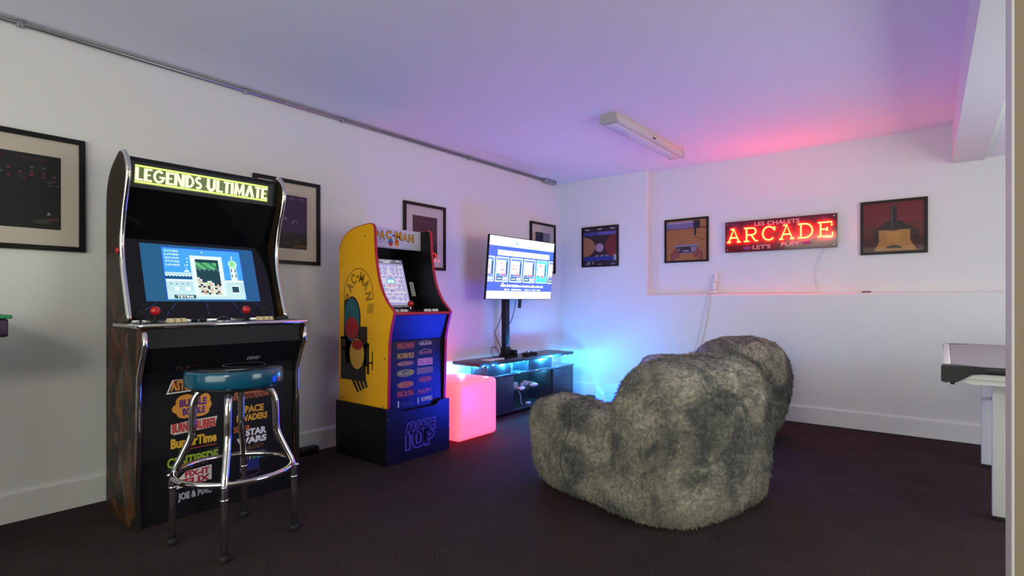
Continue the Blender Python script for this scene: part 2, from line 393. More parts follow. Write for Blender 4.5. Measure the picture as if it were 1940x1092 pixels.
for y0, y1 in ((0.843, 0.861), (1.594, 1.612)):
    m = MB(); m.prism(prof, y0, y1); m.build('side_panel', SIDEART, LG)
    ym = (y0+y1)/2
    i0 = min(range(len(up)), key=lambda i: -up[i][1])
    m = MB(); m.tube([(p[0]+0.003, ym, p[1]) for p in up[i0:]], 0.0115, 8); m.build('edge_trim', CHROME, LG, label='chrome edging along the upper side panel')
    m = MB(); m.tube([(p[0]+0.003, ym, p[1]) for p in low[1:]], 0.0115, 8); m.build('edge_trim', CHROME, LG, label='chrome edging along the lower side panel')
m = MB(); m.strip([(-3.018, 1.708), (-2.992, 1.700), (-2.985, 1.680), (-3.0, 1.56)], iy0, iy1, 0.01); mq = m.build('marquee_panel', BLACKP, LG)
m = MB().frame((-3.0, 0, 1.56), (0, 1, 0), Vector((0.015, 0, 0.12)).normalized())
m.quad(0.893, 0.018, 1.540, 0.108, 0.0008, (0.045, 0.065, 0.002))
for b in (0.023, 0.098): m.quad(0.896, b, 1.537, b+0.008, 0.0016, (0.62, 0.92, 0.12))
def deco(word, x0, x1, y0, y1):
    WDT = {'L': 0.62, 'E': 0.64, 'G': 0.98, 'N': 0.88, 'D': 0.80, 'S': 0.60, 'U': 0.82, 'T': 0.62, 'I': 0.30, 'M': 1.02, 'A': 0.92}
    gap = 0.045; tot = sum(WDT[c] for c in word)+gap*(len(word)-1); s = (x1-x0)/tot; hh = y1-y0; x = x0; c_ = (0.97, 1.0, 0.45)
    def arcp(cx, cy, rx, ry, a0, a1, n=14): return [(cx+rx*math.cos(math.radians(lp(a0, a1, i/n))), cy+ry*math.sin(math.radians(lp(a0, a1, i/n)))) for i in range(n+1)]
    for ch in word:
        wd = WDT[ch]*s; t = 0.27*s; b = t*0.62; S = lambda p, tt=t, z=0.002: m.stroke(p, tt, z, c_)
        l, r, d, u = x, x+wd, y0, y1
        if ch in 'LE': S([(l+t/2, d), (l+t/2, u)]); S([(l, d+b/2), (r, d+b/2)], b)
        if ch == 'E': S([(l, u-b/2), (r, u-b/2)], b); S([(l+t, (u+d)/2), (r-0.12*s, (u+d)/2)], b*0.8)
        if ch == 'G': S(arcp((l+r)/2, (u+d)/2, wd/2-t/2, hh/2-b/2, 45, 345, 22), b*1.15); S([((l+r)/2+0.03*s, (u+d)/2-b*0.25), (r, (u+d)/2-b*0.25)], b)
        if ch == 'N': S([(l+t/2, d), (l+t/2, u)]); S([(r-t/2, d), (r-t/2, u)]); S([(l+t*0.7, u), (r-t*0.7, d)], t*0.9, 0.0021)
        if ch == 'D': S([(l+t/2, d), (l+t/2, u)]); S([(l+t/2, u-b/2)]+arcp(l+t, (u+d)/2, wd-t*1.5, hh/2-b/2, 90, -90, 16)+[(l+t/2, d+b/2)], b*1.15)
        if ch == 'S': S(arcp((l+r)/2, u-hh*0.28, wd/2-t*0.35, hh*0.28-b*0.5, 40, 270, 12)+arcp((l+r)/2, d+hh*0.28, wd/2-t*0.35, hh*0.28-b*0.5, 90, -140, 12), b*1.2)
        if ch == 'U': S([(l+t/2, u), (l+t/2, d+hh*0.4)]+arcp((l+r)/2, d+hh*0.4, wd/2-t/2, hh*0.4-b/2, 180, 360, 14)+[(r-t/2, u)], t*0.95)
        if ch == 'T': S([((l+r)/2, d), ((l+r)/2, u)]); S([(l, u-b/2), (r, u-b/2)], b, 0.0021)
        if ch == 'I': S([((l+r)/2, d), ((l+r)/2, u)])
        if ch == 'M': S([(l+t/2, d), (l+t*0.7, u)]); S([(r-t/2, d), (r-t*0.7, u)]); S([(l+t*0.7, u), ((l+r)/2, d+hh*0.15), (r-t*0.7, u)], t*0.8, 0.0021)
        if ch == 'A': m.add([(l, d, 0.002), (l+t*1.05, d, 0.002), ((l+r)/2, u-hh*0.42, 0.002), ((l+r)/2-t*0.5, u, 0.002)], [(0, 1, 2, 3)], c_); m.add([(r-t*1.05, d, 0.002), (r, d, 0.002), ((l+r)/2+t*0.5, u, 0.002), ((l+r)/2, u-hh*0.42, 0.002)], [(0, 1, 2, 3)], c_); m.add([((l+r)/2-t*0.5, u, 0.002), ((l+r)/2, u-hh*0.42, 0.002), ((l+r)/2+t*0.5, u, 0.002)], [(0, 1, 2)], c_)
        x += wd+gap*s
deco('LEGENDS', 0.897, 1.192, 0.034, 0.095); deco('ULTIMATE', 1.215, 1.536, 0.034, 0.095)
m.build('marquee_lettering', LITMARQ, mq, label='backlit yellow-green lettering')
m = MB(); m.strip([(-3.0, 1.56), (-3.105, 1.325), (-2.985, 0.975), (-2.962, 0.922)], iy0, iy1, 0.01); bz = m.build('bezel', BLACKG, LG)
m = MB(); m.strip([(-3.205, 0.05), (-3.205, 1.45)], iy0, iy1, 0.008); m.build('back_panel', BLACK, LG)
m = MB(); m.add([(-3.20, iy0, 1.56), (-3.20, iy1, 1.56), (-3.018, iy1, 1.705), (-3.018, iy0, 1.705), (-3.20, iy0, 1.545), (-3.20, iy1, 1.545), (-3.018, iy1, 1.69), (-3.018, iy0, 1.69)],
                [(0, 1, 2, 3), (4, 7, 6, 5), (0, 4, 5, 1), (2, 6, 7, 3), (0, 3, 7, 4), (1, 5, 6, 2)]); m.build('top_panel', BLACK, LG)
# the game screen
sv = Vector((-0.1, 0, 0.289)).normalized(); SW, SH = 0.555, 0.306
m = MB().frame(Vector((-3.0, 0.9455, 1.018))+Vector((0.289, 0, 0.1)).normalized()*0.002, (0, 1, 0), sv)
def q(u0, v0, u1, v1, col, z=0.0): m.quad(u0*SW, v0*SH, u1*SW, v1*SH, z, col)
def tx(s, u0, v0, u1, v1, col, z=0.0012, off=0.03): m.text(s, u0*SW, v0*SH, u1*SW, v1*SH, z, col, offset=off)
q(0, 0, 0.5, 1, '#17577f'); q(0.5, 0, 1, 1, '#175487')
q(0.165, 0.03, 0.868, 0.96, '#1d4fd8', 0.0002); q(0.172, 0.035, 0.862, 0.945, '#3f9fea', 0.0004)
for i, s in enumerate(('SCORE', 'LIVES', 'ROUND', 'STAGE', 'LINES')):
    v = 0.875-0.062*i; tx(s, 0.188, v, 0.305, v+0.032, '#d8f4ff')
for i, s in ((2, '4'), (3, '6')): tx(s, 0.362, 0.875-0.062*i, 0.377, 0.907-0.062*i, '#d8f4ff')
tx('17', 0.345, 0.627, 0.378, 0.659, '#d8f4ff'); tx('4', 0.50, 0.88, 0.517, 0.912, '#d8f4ff')
q(0.172, 0.395, 0.42, 0.46, '#0c4a78', 0.0005)
q(0.172, 0.46, 0.42, 0.51, '#c8e8ee', 0.0006)
for i in range(9): q(0.182+i*0.026, 0.475, 0.190+i*0.026, 0.49, '#20506a', 0.0008); m.ellipse((0.185+i*0.027)*SW, 0.458*SH, 0.012*SW, 0.02*SH, 0.0007, '#c8e8ee', 10)
m.ellipse(0.355*SW, 0.515*SH, 0.025*SW, 0.045*SH, 0.0007, '#cfeef2', 16, 0, PI); q(0.353, 0.55, 0.358, 0.61, '#cfeef2', 0.0007)
q(0.172, 0.035, 0.862, 0.38, '#bfe3e6', 0.0006); q(0.172, 0.36, 0.862, 0.385, '#ffffff', 0.0007)
R_ = random.Random(3)
for a in range(62):
    for b in range(13):
        u = 0.176+a*0.0111; v = 0.19+b*0.0135
        if (a+b) % 2 == 0 and not 0.39 < u < 0.70: q(u, v, u+0.0052, v+0.006, '#3c6f8e', 0.0008)
for a in range(88):
    for b in range(9):
        if (a*7+b*3) % 4 == 0: q(0.174+a*0.0078, 0.045+b*0.015, 0.1772+a*0.0078, 0.051+b*0.015, '#8fc0ae', 0.0008)
for i in range(4): q(0.205+i*0.047, 0.30, 0.217+i*0.047, 0.314, '#1d2f3c', 0.0009)
for i in range(2): q(0.235+i*0.094, 0.19, 0.275+i*0.094, 0.255, '#e6f4f2', 0.0009)
q(0.705, 0.36, 0.862, 0.39, '#ffffff', 0.0009)
q(0.395, 0.09, 0.685, 0.83, '#c9e9ee', 0.001); q(0.405, 0.105, 0.675, 0.815, '#e2f6f6', 0.0011)
for a in range(26):
    for b in range(58):
        u = 0.408+a*0.0102; v = 0.11+b*0.012
        if (u < 0.436 or u > 0.642 or v > 0.77 or v < 0.122) and (a+b) % 2: q(u, v, u+0.004, v+0.005, '#9fc4cf', 0.00115)
q(0.438, 0.125, 0.646, 0.765, '#0d3b45', 0.0012)
CW, CH = 0.0208, 0.0305
hts = [12, 11, 10, 10, 9, 9, 8, 8, 7, 6]
for a in range(10):
    for b in range(20):
        u = 0.438+a*CW; v = 0.127+b*CH
        col = None
        if b < hts[a]*0.78 and R_.random() < 0.84: col = R_.choice(['#d8f3c0', '#e9fbe2', '#f3e4d2', '#d99a83', '#e7f7ef', '#b5e08a', '#e8c3b4'])
        if b >= 15 and b < 19 and a < 9: col = ['#2c7a55', '#5fc178', '#7fd98a', '#48a06a'][(a+b) % 4]
        if b == 14 and a % 2: col = '#5d7a86'
        if col: q(u+0.001, v+0.0015, u+CW-0.001, v+CH-0.0015, col, 0.0014); q(u+0.006, v+0.010, u+CW-0.006, v+CH-0.010, '#ffffff' if b < 14 else '#2f8a5a', 0.0016)
q(0.748, 0.385, 0.812, 0.66, '#bfe6ea', 0.0009); q(0.752, 0.385, 0.79, 0.66, '#e4f7f4', 0.001)
for i in range(2):
    for j in range(2): q(0.757+i*0.036, 0.45+j*0.1, 0.767+i*0.036, 0.51+j*0.1, '#24485e', 0.0012)
m.ellipse(0.780*SW, 0.70*SH, 0.043*SW, 0.075*SH, 0.0012, '#b8eec0', 20); m.ellipse(0.775*SW, 0.705*SH, 0.02*SW, 0.05*SH, 0.0013, '#7fd58c', 16)
q(0.7765, 0.77, 0.7835, 0.85, '#e9fbff', 0.0012); q(0.771, 0.83, 0.789, 0.845, '#e9fbff', 0.0013)
q(0.735, 0.145, 0.815, 0.30, '#e8f6f6', 0.001); q(0.742, 0.165, 0.806, 0.275, '#0f4658', 0.0012)
q(0.225, 0.05, 0.405, 0.115, '#0f5560', 0.0011); tx('TETRIS', 0.245, 0.06, 0.385, 0.105, '#ffffff')
m.build('screen', LITSCREEN, bz, label='lit screen showing a falling-block game')
# thin blue floor-grid lines printed on the bezel, small dark discs, deck, joysticks, buttons
m = MB().frame(Vector((-2.985, 0, 0.975))+Vector((0.002, 0, 0.0008)), (0, 1, 0), Vector((-0.12, 0, 0.35)).normalized())
for a, b in ((0.885, 0.99), (1.02, 1.075), (1.222, 1.215), (1.40, 1.345), (1.575, 1.46)):
    for s0, s1 in ((0.0, 0.34), (0.5, 0.98)):
        ya, yb = lp(a, b, s0), lp(a, b, s1); va, vb = -0.035+0.075*s0, -0.035+0.075*s1
        g = MB(m.M.copy()); g.add([(ya-0.003, va, 0), (ya+0.003, va, 0), (yb+0.002, vb, 0), (yb-0.002, vb, 0)], [(0, 1, 2, 3)], '#1c4f8c')
        g.build('grid_line', PRINT, bz)
for y in (0.897, 1.508):
    m = MB().frame((-2.9765, 0, 0.962), (0, 1, 0), Vector((-0.12, 0, 0.35)).normalized())
    m.lathe([(0.030, 0.0), (0.030, 0.004), (0.026, 0.005), (0.024, 0.002), (0.010, 0.003), (0.004, 0.006)], (y, 0, 0), 20); m.build('bezel_disc', BLACKP, bz)
m = MB(); m.box(-3.03, -2.715, 0.832, 1.623, 0.899, 0.921); dk = m.build('control_deck', BLACKP, LG)
m = MB(); m.tube([(-3.03, 0.831, 0.910), (-2.725, 0.831, 0.910), (-2.714, 0.842, 0.910), (-2.714, 1.613, 0.910), (-2.725, 1.624, 0.910), (-3.0, 1.624, 0.910)], 0.0115, 10); m.build('deck_trim', CHROME, dk)
m = MB(); m.box(-2.955, -2.945, iy0, iy1, 0.921, 0.929); m.build('deck_rail', CHROME, dk)
for y in (0.935, 1.352):
    m = MB(); m.tube([(-2.85, y, 0.918), (-2.85, y, 0.962)], 0.0055, 10); m.lathe([(0.02, 0.92), (0.018, 0.924), (0.006, 0.926)], (-2.85, y, 0), 16); j = m.build('joystick', BLACKP, LG)
    m = MB(); m.ball((-2.85, y, 0.975), 0.021, 20); m.build('ball_top', REDP, j, label='glossy red ball')
for y in (0.985, 1.012, 1.038, 1.405, 1.432, 1.458):
    for x in (-2.80, -2.83):
        m = MB(); m.lathe([(0.015, 0.92), (0.015, 0.928), (0.011, 0.930), (0.011, 0.938), (0.008, 0.940)], (x+(0.004 if y in (1.012, 1.432) else 0), y, 0), 14); m.build('button', IVORYP, LG)
m = MB(); m.lathe([(0.046, 0.920), (0.046, 0.924), (0.042, 0.926), (0.036, 0.924)], (-2.80, 1.214, 0), 24); tb = m.build('trackball_collar', CHROME, LG)
m = MB(); m.ball((-2.80, 1.214, 0.912), 0.034, 20); m.build('trackball', BLACKG, tb)
for y in (1.09, 1.13): 
    m = MB(); m.lathe([(0.014, 0.92), (0.014, 0.935), (0.011, 0.938)], (-2.82, y, 0), 14); m.build('spinner_knob', BLACKP, LG)
m = MB(); m.box(-2.93, -2.88, 1.535, 1.60, 0.921, 0.936); m.build('card_reader', BLACKP, dk)
for z, y in ((1.258, 1.6125), (1.258, 0.8425)):
    m = MB(); s = 1 if y > 1.2 else -1
    m.frame((-3.035, y, z), (1, 0, 0), (0, 0, -s)) ; m.lathe([(0.014, 0), (0.014, 0.006), (0.010, 0.010)], (0, 0, 0), 14); m.build('side_button', REDP, LG)
fp = [(-2.74, 0.897), (-2.74, 0.81), (-2.772, 0.755), (-2.806, 0.695), (-2.813, 0.64), (-2.813, 0.0)]
m = MB(); m.strip(fp, iy0, iy1, 0.012); fpn = m.build('front_panel', BLACK, LG)
m = MB().frame((-2.8118, 0, 0), (0, 1, 0), (0, 0, 1))
def logo(s, y0, z0, y1, z1, col, off=0.03, z=0.001, shear=0.0, dz=0.0): m.text(s, y0, z0, y1, z1, z, col, offset=off, shear=shear)
def banner(pts, col, z=0.0004): m.poly(pts, z, col)
banner([(0.966, 0.588), (0.992, 0.655), (1.172, 0.662), (1.15, 0.594)], '#e8e2d6'); banner([(0.975, 0.594), (0.997, 0.649), (1.164, 0.656), (1.144, 0.600)], '#1d120a', 0.0006); logo('ASTEROIDS', 0.985, 0.600, 1.155, 0.648, '#d28a2a', 0.05)
for cx, cy, rx, ry in ((1.05, 0.545, 0.045, 0.034), (1.11, 0.548, 0.05, 0.034), (1.02, 0.515, 0.03, 0.024), (1.08, 0.518, 0.06, 0.03), (1.135, 0.518, 0.03, 0.028), (1.05, 0.49, 0.04, 0.024), (1.11, 0.49, 0.045, 0.024)):
    m.ellipse(cx, cy, rx, ry, 0.0004+cx*0.0001, '#d9912a', 18)
logo('BUBBLE', 1.022, 0.520, 1.142, 0.556, '#57246b', 0.05, 0.0012); logo('BOBBLE', 1.035, 0.480, 1.135, 0.514, '#57246b', 0.05, 0.0012)
banner([(0.985, 0.445), (0.985, 0.405), (1.0, 0.395), (1.18, 0.405), (1.192, 0.455), (1.06, 0.452)], '#c9bdb0'); logo("BURNIN' RUBBER", 0.990, 0.404, 1.186, 0.450, '#b5261c', 0.05)
logo('BurgerTime', 0.985, 0.318, 1.188, 0.378, '#d9a727', 0.05); m.quad(1.02, 0.316, 1.19, 0.321, 0.001, '#9c3a26')
banner([(0.962, 0.232), (0.985, 0.262), (1.20, 0.305), (1.195, 0.262), (1.10, 0.248)], '#242f08'); logo('CENTIPEDE', 0.970, 0.243, 1.195, 0.290, '#96b62c', 0.03)
banner([(1.0, 0.14), (1.0, 0.17), (1.05, 0.215), (1.165, 0.222), (1.165, 0.15)], '#ddd8d0'); logo('FIX-IT', 1.045, 0.184, 1.155, 0.214, '#b3222a', 0.05); logo('FELIX', 1.02, 0.148, 1.158, 0.180, '#b3222a', 0.05)
logo('JOE & MAC', 1.015, 0.075, 1.165, 0.118, '#a7a5ac', 0.05)
banner([(1.268, 0.518), (1.275, 0.553), (1.30, 0.585), (1.43, 0.588), (1.455, 0.575), (1.452, 0.522)], '#b9672e'); logo('MISSILE', 1.305, 0.554, 1.43, 0.584, '#6b2415', 0.04); logo('COMMAND', 1.275, 0.520, 1.448, 0.549, '#6b2415', 0.04)
logo('SPACE', 1.305, 0.445, 1.425, 0.482, '#d69a22', 0.05); logo('INVADERS', 1.285, 0.403, 1.445, 0.438, '#d69a22', 0.05)
logo('SUPER', 1.270, 0.352, 1.355, 0.382, '#c96a1e', 0.02); logo('STAR', 1.33, 0.325, 1.44, 0.362, '#d9d6dc', 0.06); logo('WARS', 1.285, 0.285, 1.44, 0.320, '#d9d6dc', 0.06); logo('TRILOGY', 1.31, 0.255, 1.425, 0.277, '#8a6136', 0.0)
m.quad(1.30, 0.145, 1.40, 0.242, 0.0004, '#0a1a72'); m.quad(1.355, 0.195, 1.44, 0.245, 0.0005, '#0d0f45')
for i, (ch, c) in enumerate(zip('TETRIS', ('#b33a2a', '#c9892a', '#c9b52a', '#3fa04a', '#2f9ab0', '#a03a90'))): logo(ch, 1.30+i*0.022, 0.203, 1.318+i*0.022, 0.237, c, 0.05)
logo('ALADDIN', 1.0, 0.695, 1.15, 0.735, '#3a0f0c', 0.0, 0.018)
m.ring(1.36, 0.135, 0.05, 0.022, 0.01, 0.0006, '#3a1440')
m.build('front_logos', PRINT, fpn, label='printed columns of game titles')
m = MB().frame((-2.777, 0, 0), (0, 1, 0), Vector((0.03, 0, 0.05)).normalized()); m.M.translation = Vector((-2.7855, 0, 0.729))
m.text('DISNEY', 1.325, -0.008, 1.392, 0.011, 0.002, '#b0aeb2', 0.01); m.build('small_logo', PRINT, fpn)

# ================================================================== yellow cabinet on a black riser
PC = thing('arcade_cabinet', 'small yellow-sided arcade cabinet with red edging, standing in a black riser', 'arcade cabinet', (-2.95, 2.4, 0.30))
pf = [(-3.212, 0.301), (-3.212, 1.345)]+smooth2([(-3.212, 1.36), (-3.190, 1.415), (-3.138, 1.465), (-3.04, 1.502), (-2.89, 1.517)])+[(-2.868, 1.516), (-2.848, 1.507), (-2.838, 1.49)]
fr = smooth2([(-2.838, 1.49), (-2.832, 1.40), (-2.822, 1.30), (-2.803, 1.20), (-2.770, 1.105), (-2.715, 1.02), (-2.648, 0.958)])+[(-2.643, 0.944)]+smooth2([(-2.648, 0.93), (-2.676, 0.84), (-2.692, 0.76)])+[(-2.703, 0.36), (-2.703, 0.301)]
pp = pf+fr[1:]
m = MB(); m.prism(pp, 2.154, 2.168); sl = m.build('side_panel', BLACK, PC)
m = MB(); m.prism(pp, 2.150, 2.154); m.build('side_decal', YELLOWP, sl, label='yellow laminate face')
m = MB(); m.prism(pp, 2.632, 2.646); sr = m.build('side_panel', BLACK, PC)
m = MB(); m.prism(pp, 2.646, 2.650); m.build('side_decal', YELLOWP, sr, label='yellow laminate face')
for y in (2.159, 2.641):
    m = MB()
    path = [(p[0], y, p[1]) for p in pf[2:]+fr[1:]]
    P = [Vector(p) for p in path]; n = len(P); vv = []; ff = []
    for i in range(n):
        t = (P[min(i+1, n-1)]-P[max(i-1, 0)]).normalized(); nn = Vector((-t.z, 0, t.x))
        if nn.x < 0 and nn.z < 0: nn = -nn
        nn = Vector((t.z*-1, 0, t.x)); nn = nn if (P[i]+nn*0.01-Vector((-2.95, y, 0.9))).length > (P[i]-Vector((-2.95, y, 0.9))).length else -nn
        for dy, dn in ((-0.0092, -0.002), (-0.0092, 0.003), (0.0092, 0.003), (0.0092, -0.002)): vv.append(P[i]+Vector((0, dy, 0))+nn*dn)
    for i in range(n-1):
        for k in range(4): ff.append((i*4+k, i*4+(k+1) % 4, (i+1)*4+(k+1) % 4, (i+1)*4+k))
    m.add(vv, ff); m.build('edge_trim', REDTRIM, PC, label='red edging')
# artwork on the flank: arched title, plain teal, red and pale yellow shapes on black blocks
m = MB().frame((0, 2.1497, 0), (1, 0, 0), (0, 0, 1))
K = '#120d08'; K2 = '#5c3d06'
acx, acz, arx, arz = -3.0, 1.03, 0.150, 0.190
m.ring(acx, acz+0.005, arx+0.012, arz+0.012, 0.006, 0.0003, '#7a5206', 40, 0, PI)
def glyph(ch, a, s, z):
    v, f = text_geo(ch, 0.03 if z < 0.0006 else -0.012)
    mx0 = min(p[0] for p in v); mx1 = max(p[0] for p in v); my0 = min(p[1] for p in v); my1 = max(p[1] for p in v)
    cx, cz = acx+(arx-0.04)*math.cos(a), acz+(arz-0.04)*math.sin(a); ro = a-PI/2
    out = []
    for p in v:
        x = (p[0]-(mx0+mx1)/2)*s*0.85; y = (p[1]-(my0+my1)/2)*s*1.1
        out.append((cx+x*math.cos(ro)-y*math.sin(ro), cz+x*math.sin(ro)+y*math.cos(ro), z))
    m.add(out, f, K if z < 0.0006 else '#c98f12')
for ch, a in zip('PAC-MAN', (172, 146, 118, 94, 70, 40, 8)):
    glyph(ch, math.radians(a), 0.085, 0.0005)
    glyph(ch, math.radians(a), 0.085, 0.0007)
for i in range(5): m.add([(-2.892+i*0.013, 1.005, 0.0004), (-2.888+i*0.013, 1.005, 0.0004), (-2.902+i*0.013, 0.945-0.006*(i % 2), 0.0004), (-2.907+i*0.013, 0.945-0.006*(i % 2), 0.0004)], [(0, 1, 2, 3)], K)
m.poly([(-3.155, 1.03), (-3.11, 1.035), (-3.04, 1.045), (-3.09, 0.62), (-3.13, 0.60), (-3.16, 0.80)], 0.0003, K)
for r in ((-3.195, 0.50, -2.92, 0.78), (-3.0, 0.72, -2.905, 0.855), (-3.195, 0.70, -3.12, 0.785), (-2.935, 0.60, -2.885, 0.75)): m.quad(*r, 0.0003, K)
for r in ((-2.975, 0.735, -2.925, 0.835), (-3.185, 0.715, -3.14, 0.77)): m.quad(*r, 0.0004, '#3a1408')
for r in ((-2.885, 0.62, -2.850, 0.632), (-2.858, 0.58, -2.848, 0.70), (-2.91, 0.55, -2.885, 0.61)): m.quad(*r, 0.0003, K)
for i in range(4): m.add([(-3.09+i*0.045, 0.52, 0.0002), (-3.055+i*0.045, 0.52, 0.0002), (-2.99+i*0.03, 0.43+0.012*i, 0.0002), (-3.012+i*0.03, 0.425+0.012*i, 0.0002)], [(0, 1, 2, 3)], K)
m.ellipse(-3.066, 0.90, 0.092, 0.152, 0.0006, K, 30); m.ellipse(-3.070, 0.898, 0.084, 0.142, 0.0008, '#0a5a68', 30)
m.ellipse(-3.068, 0.842, 0.072, 0.072, 0.0010, '#a8141a', 24)
m.ellipse(-3.015, 0.675, 0.085, 0.108, 0.0006, K, 28); m.ellipse(-3.015, 0.675, 0.077, 0.100, 0.0008, '#d9a53a', 28)
m.ellipse(-3.010, 0.735, 0.058, 0.034, 0.0010, '#a8141a', 24)
m.build('side_artwork', GLOSSPRINT, sl, label='arched black title above plain coloured shapes')
m = MB().frame((0, 2.1496, 0), (1, 0, 0), (0, 0, 1))
for x, z in ((-2.93, 1.44), (-3.185, 1.27), (-2.73, 0.66), (-3.18, 0.37), (-2.75, 0.36)): 
    g = MB(m.M.copy()); g.ellipse(x, z, 0.006, 0.006, 0, '#241505', 12); g.build('screw_cap', PRINT, sl)
jy0, jy1 = 2.168, 2.632
m = MB(); m.box(-2.96, -2.938, jy0, jy1, 1.377, 1.512); mq = m.build('marquee', WHITEP, PC)
m = MB().frame((-2.9375, jy0, 1.377), (0, 1, 0), (0, 0, 1)); MW, MH = jy1-jy0, 0.135
m.quad(0, 0, MW, MH, 0.0003, '#cdc6d2'); m.quad(0.0, 0.0, MW, 0.010, 0.0004, '#a9a4b0')
gl = [('P', 0.075), ('A', 0.125), ('C', 0.180), ('M', 0.262), ('A', 0.320), ('N', 0.375)]
for z, off, c in ((0.0006, 0.075, '#2a1d4a'), (0.0009, 0.03, '#d99a10')):
    for ch, x in gl:
        dy = -0.10*abs(x-0.225)**1.25*1.2
        wd = 0.044 if ch != 'M' else 0.054; g = 0.004 if z < 0.0008 else 0
        m.text(ch, x-wd/2-g, 0.066+dy-g, x+wd/2+g, 0.118+dy+g, z, c, off)
m.ellipse(0.221, 0.088, 0.010, 0.010, 0.0008, '#2a3d7a', 12)
m.ellipse(0.195, 0.042, 0.021, 0.026, 0.0007, '#23639a', 20); m.ellipse(0.196, 0.030, 0.017, 0.014, 0.0009, '#b0202c', 16)
m.ellipse(0.248, 0.040, 0.021, 0.024, 0.0007, '#c98a1c', 20); m.ellipse(0.246, 0.050, 0.014, 0.009, 0.0009, '#b0202c', 16)
for s, x0, x1 in ((1, 0.0, 0.17), (-1, 0.28, MW-0.02)):
    for k in range(3): m.add([(x0, 0.028+0.012*k-(0.012 if s < 0 else 0), 0.0005), (x1, 0.036+0.010*k-(0.02 if s < 0 else 0), 0.0005), (x1, 0.038+0.010*k-(0.02 if s < 0 else 0), 0.0005), (x0, 0.031+0.012*k-(0.012 if s < 0 else 0), 0.0005)], [(0, 1, 2, 3)], '#8a84a0')
m.build('marquee_lettering', GLOSSPRINT, mq)
m = MB(); m.strip([(-2.945, 1.377), (-3.035, 1.352), (-3.046, 1.34), (-2.927, 0.966)], jy0, jy1, 0.008); bz = bz2 = m.build('bezel', BLACKG, PC)
m = MB(); m.strip([(-3.20, 0.32), (-3.20, 1.36)], jy0, jy1, 0.008); m.build('back_panel', BLACK, PC)
tp = smooth2([(-3.208, 1.36), (-3.186, 1.408), (-3.135, 1.457), (-3.04, 1.493), (-2.945, 1.505)])
m = MB(); m.strip(tp[::-1], jy0, jy1, 0.008); m.build('top_panel', BLACK, PC)
pv = Vector((-0.1, 0, 0.333)).normalized(); PW, PH = 0.27, 0.345
m = MB().frame(Vector((-2.932, 2.265, 0.978))+Vector((0.0035, 0, 0.001)), (0, 1, 0), pv)
m.quad(0, 0, PW, PH, 0, '#6d6a7c'); m.quad(0.002, 0.018, PW-0.002, PH-0.034, 0.0003, '#cfc9dc')
m.text('1UP', 0.015, PH-0.014, 0.035, PH-0.006, 0.0006, '#ffffff', 0.02); m.text('HIGH SCORE', 0.075, PH-0.014, 0.175, PH-0.006, 0.0006, '#ffffff', 0.02); m.text('10000', 0.10, PH-0.026, 0.155, PH-0.017, 0.0006, '#ffffff', 0.02); m.text('2UP', 0.215, PH-0.014, 0.245, PH-0.006, 0.0006, '#ffffff', 0.02)
# a generic symmetric maze of blue walls
GX, GY = 14, 26; cw = (PW-0.012)/(2*GX-1); chh = (PH-0.062)/GY
R_ = random.Random(11); cells = [[0]*GX for _ in range(GY)]
def wall(u0, v0, u1, v1):
    a = 0.006+u0*cw; b = 0.024+v0*chh; c = 0.006+u1*cw; d = 0.024+v1*chh
    m.quad(a, b, c, d, 0.0005, '#4636c8')
    m.quad(a+0.0022, b+0.0022, c-0.0022, d-0.0022, 0.0007, '#b9b3d6')
NB = 2*GX-1
wall(0, 0, NB, 0.6); wall(0, GY-0.6, NB, GY); wall(0, 0, 0.6, GY); wall(NB-0.6, 0, NB, GY)
for r in range(1, 9):
    y = r*2.85
    xs_ = 1.6
    while xs_ < GX-1.5:
        ww = R_.choice([2.0, 3.0, 4.2]); ww = min(ww, GX-0.6-xs_); hh = R_.choice([0.9, 1.4, 1.4, 2.0])
        if not (3 < r < 6 and xs_+ww > 9):
            wall(xs_, y, xs_+ww, y+hh); wall(NB-xs_-ww, y, NB-xs_, y+hh)
            if R_.random() < 0.5: wall(xs_+ww/2-0.45, y-1.1, xs_+ww/2+0.45, y); wall(NB-xs_-ww/2-0.45, y-1.1, NB-xs_-ww/2+0.45, y)
        xs_ += ww+1.3
m.quad(0.098, 0.165, 0.172, 0.205, 0.0008, '#6a5fd0'); m.quad(0.102, 0.169, 0.168, 0.201, 0.0009, '#8fe0dc'); m.ellipse(0.12, 0.183, 0.012, 0.012, 0.0011, '#e9ffff', 14); m.ellipse(0.15, 0.183, 0.012, 0.012, 0.0011, '#e9ffff', 14)
m.text('GAME OVER', 0.095, 0.148, 0.175, 0.158, 0.0011, '#d0202c', 0.02)
m.build('screen', LITMAZE, bz, label='lit upright screen showing a blue maze')
m = MB(); m.add([(-2.93, jy0, 0.966), (-2.93, jy1, 0.966), (-2.655, jy1, 0.948), (-2.655, jy0, 0.948), (-2.93, jy0, 0.945), (-2.93, jy1, 0.945), (-2.655, jy1, 0.930), (-2.655, jy0, 0.930)],
                [(0, 1, 2, 3), (7, 6, 5, 4), (0, 4, 5, 1), (3, 2, 6, 7), (0, 3, 7, 4), (1, 5, 6, 2)]); dk = m.build('control_deck', BLACKP, PC)
m = MB(); m.rbox(-2.657, -2.645, jy0, jy1, 0.932, 0.951, 0.004); m.build('deck_trim', REDTRIM, dk)
m = MB(); m.tube([(-2.76, 2.385, 0.953), (-2.76, 2.385, 0.99)], 0.006, 10); j = m.build('joystick', CHROME, PC)
m = MB(); m.ball((-2.76, 2.385, 1.003), 0.021, 20); m.build('ball_top', REDP, j, label='red ball')
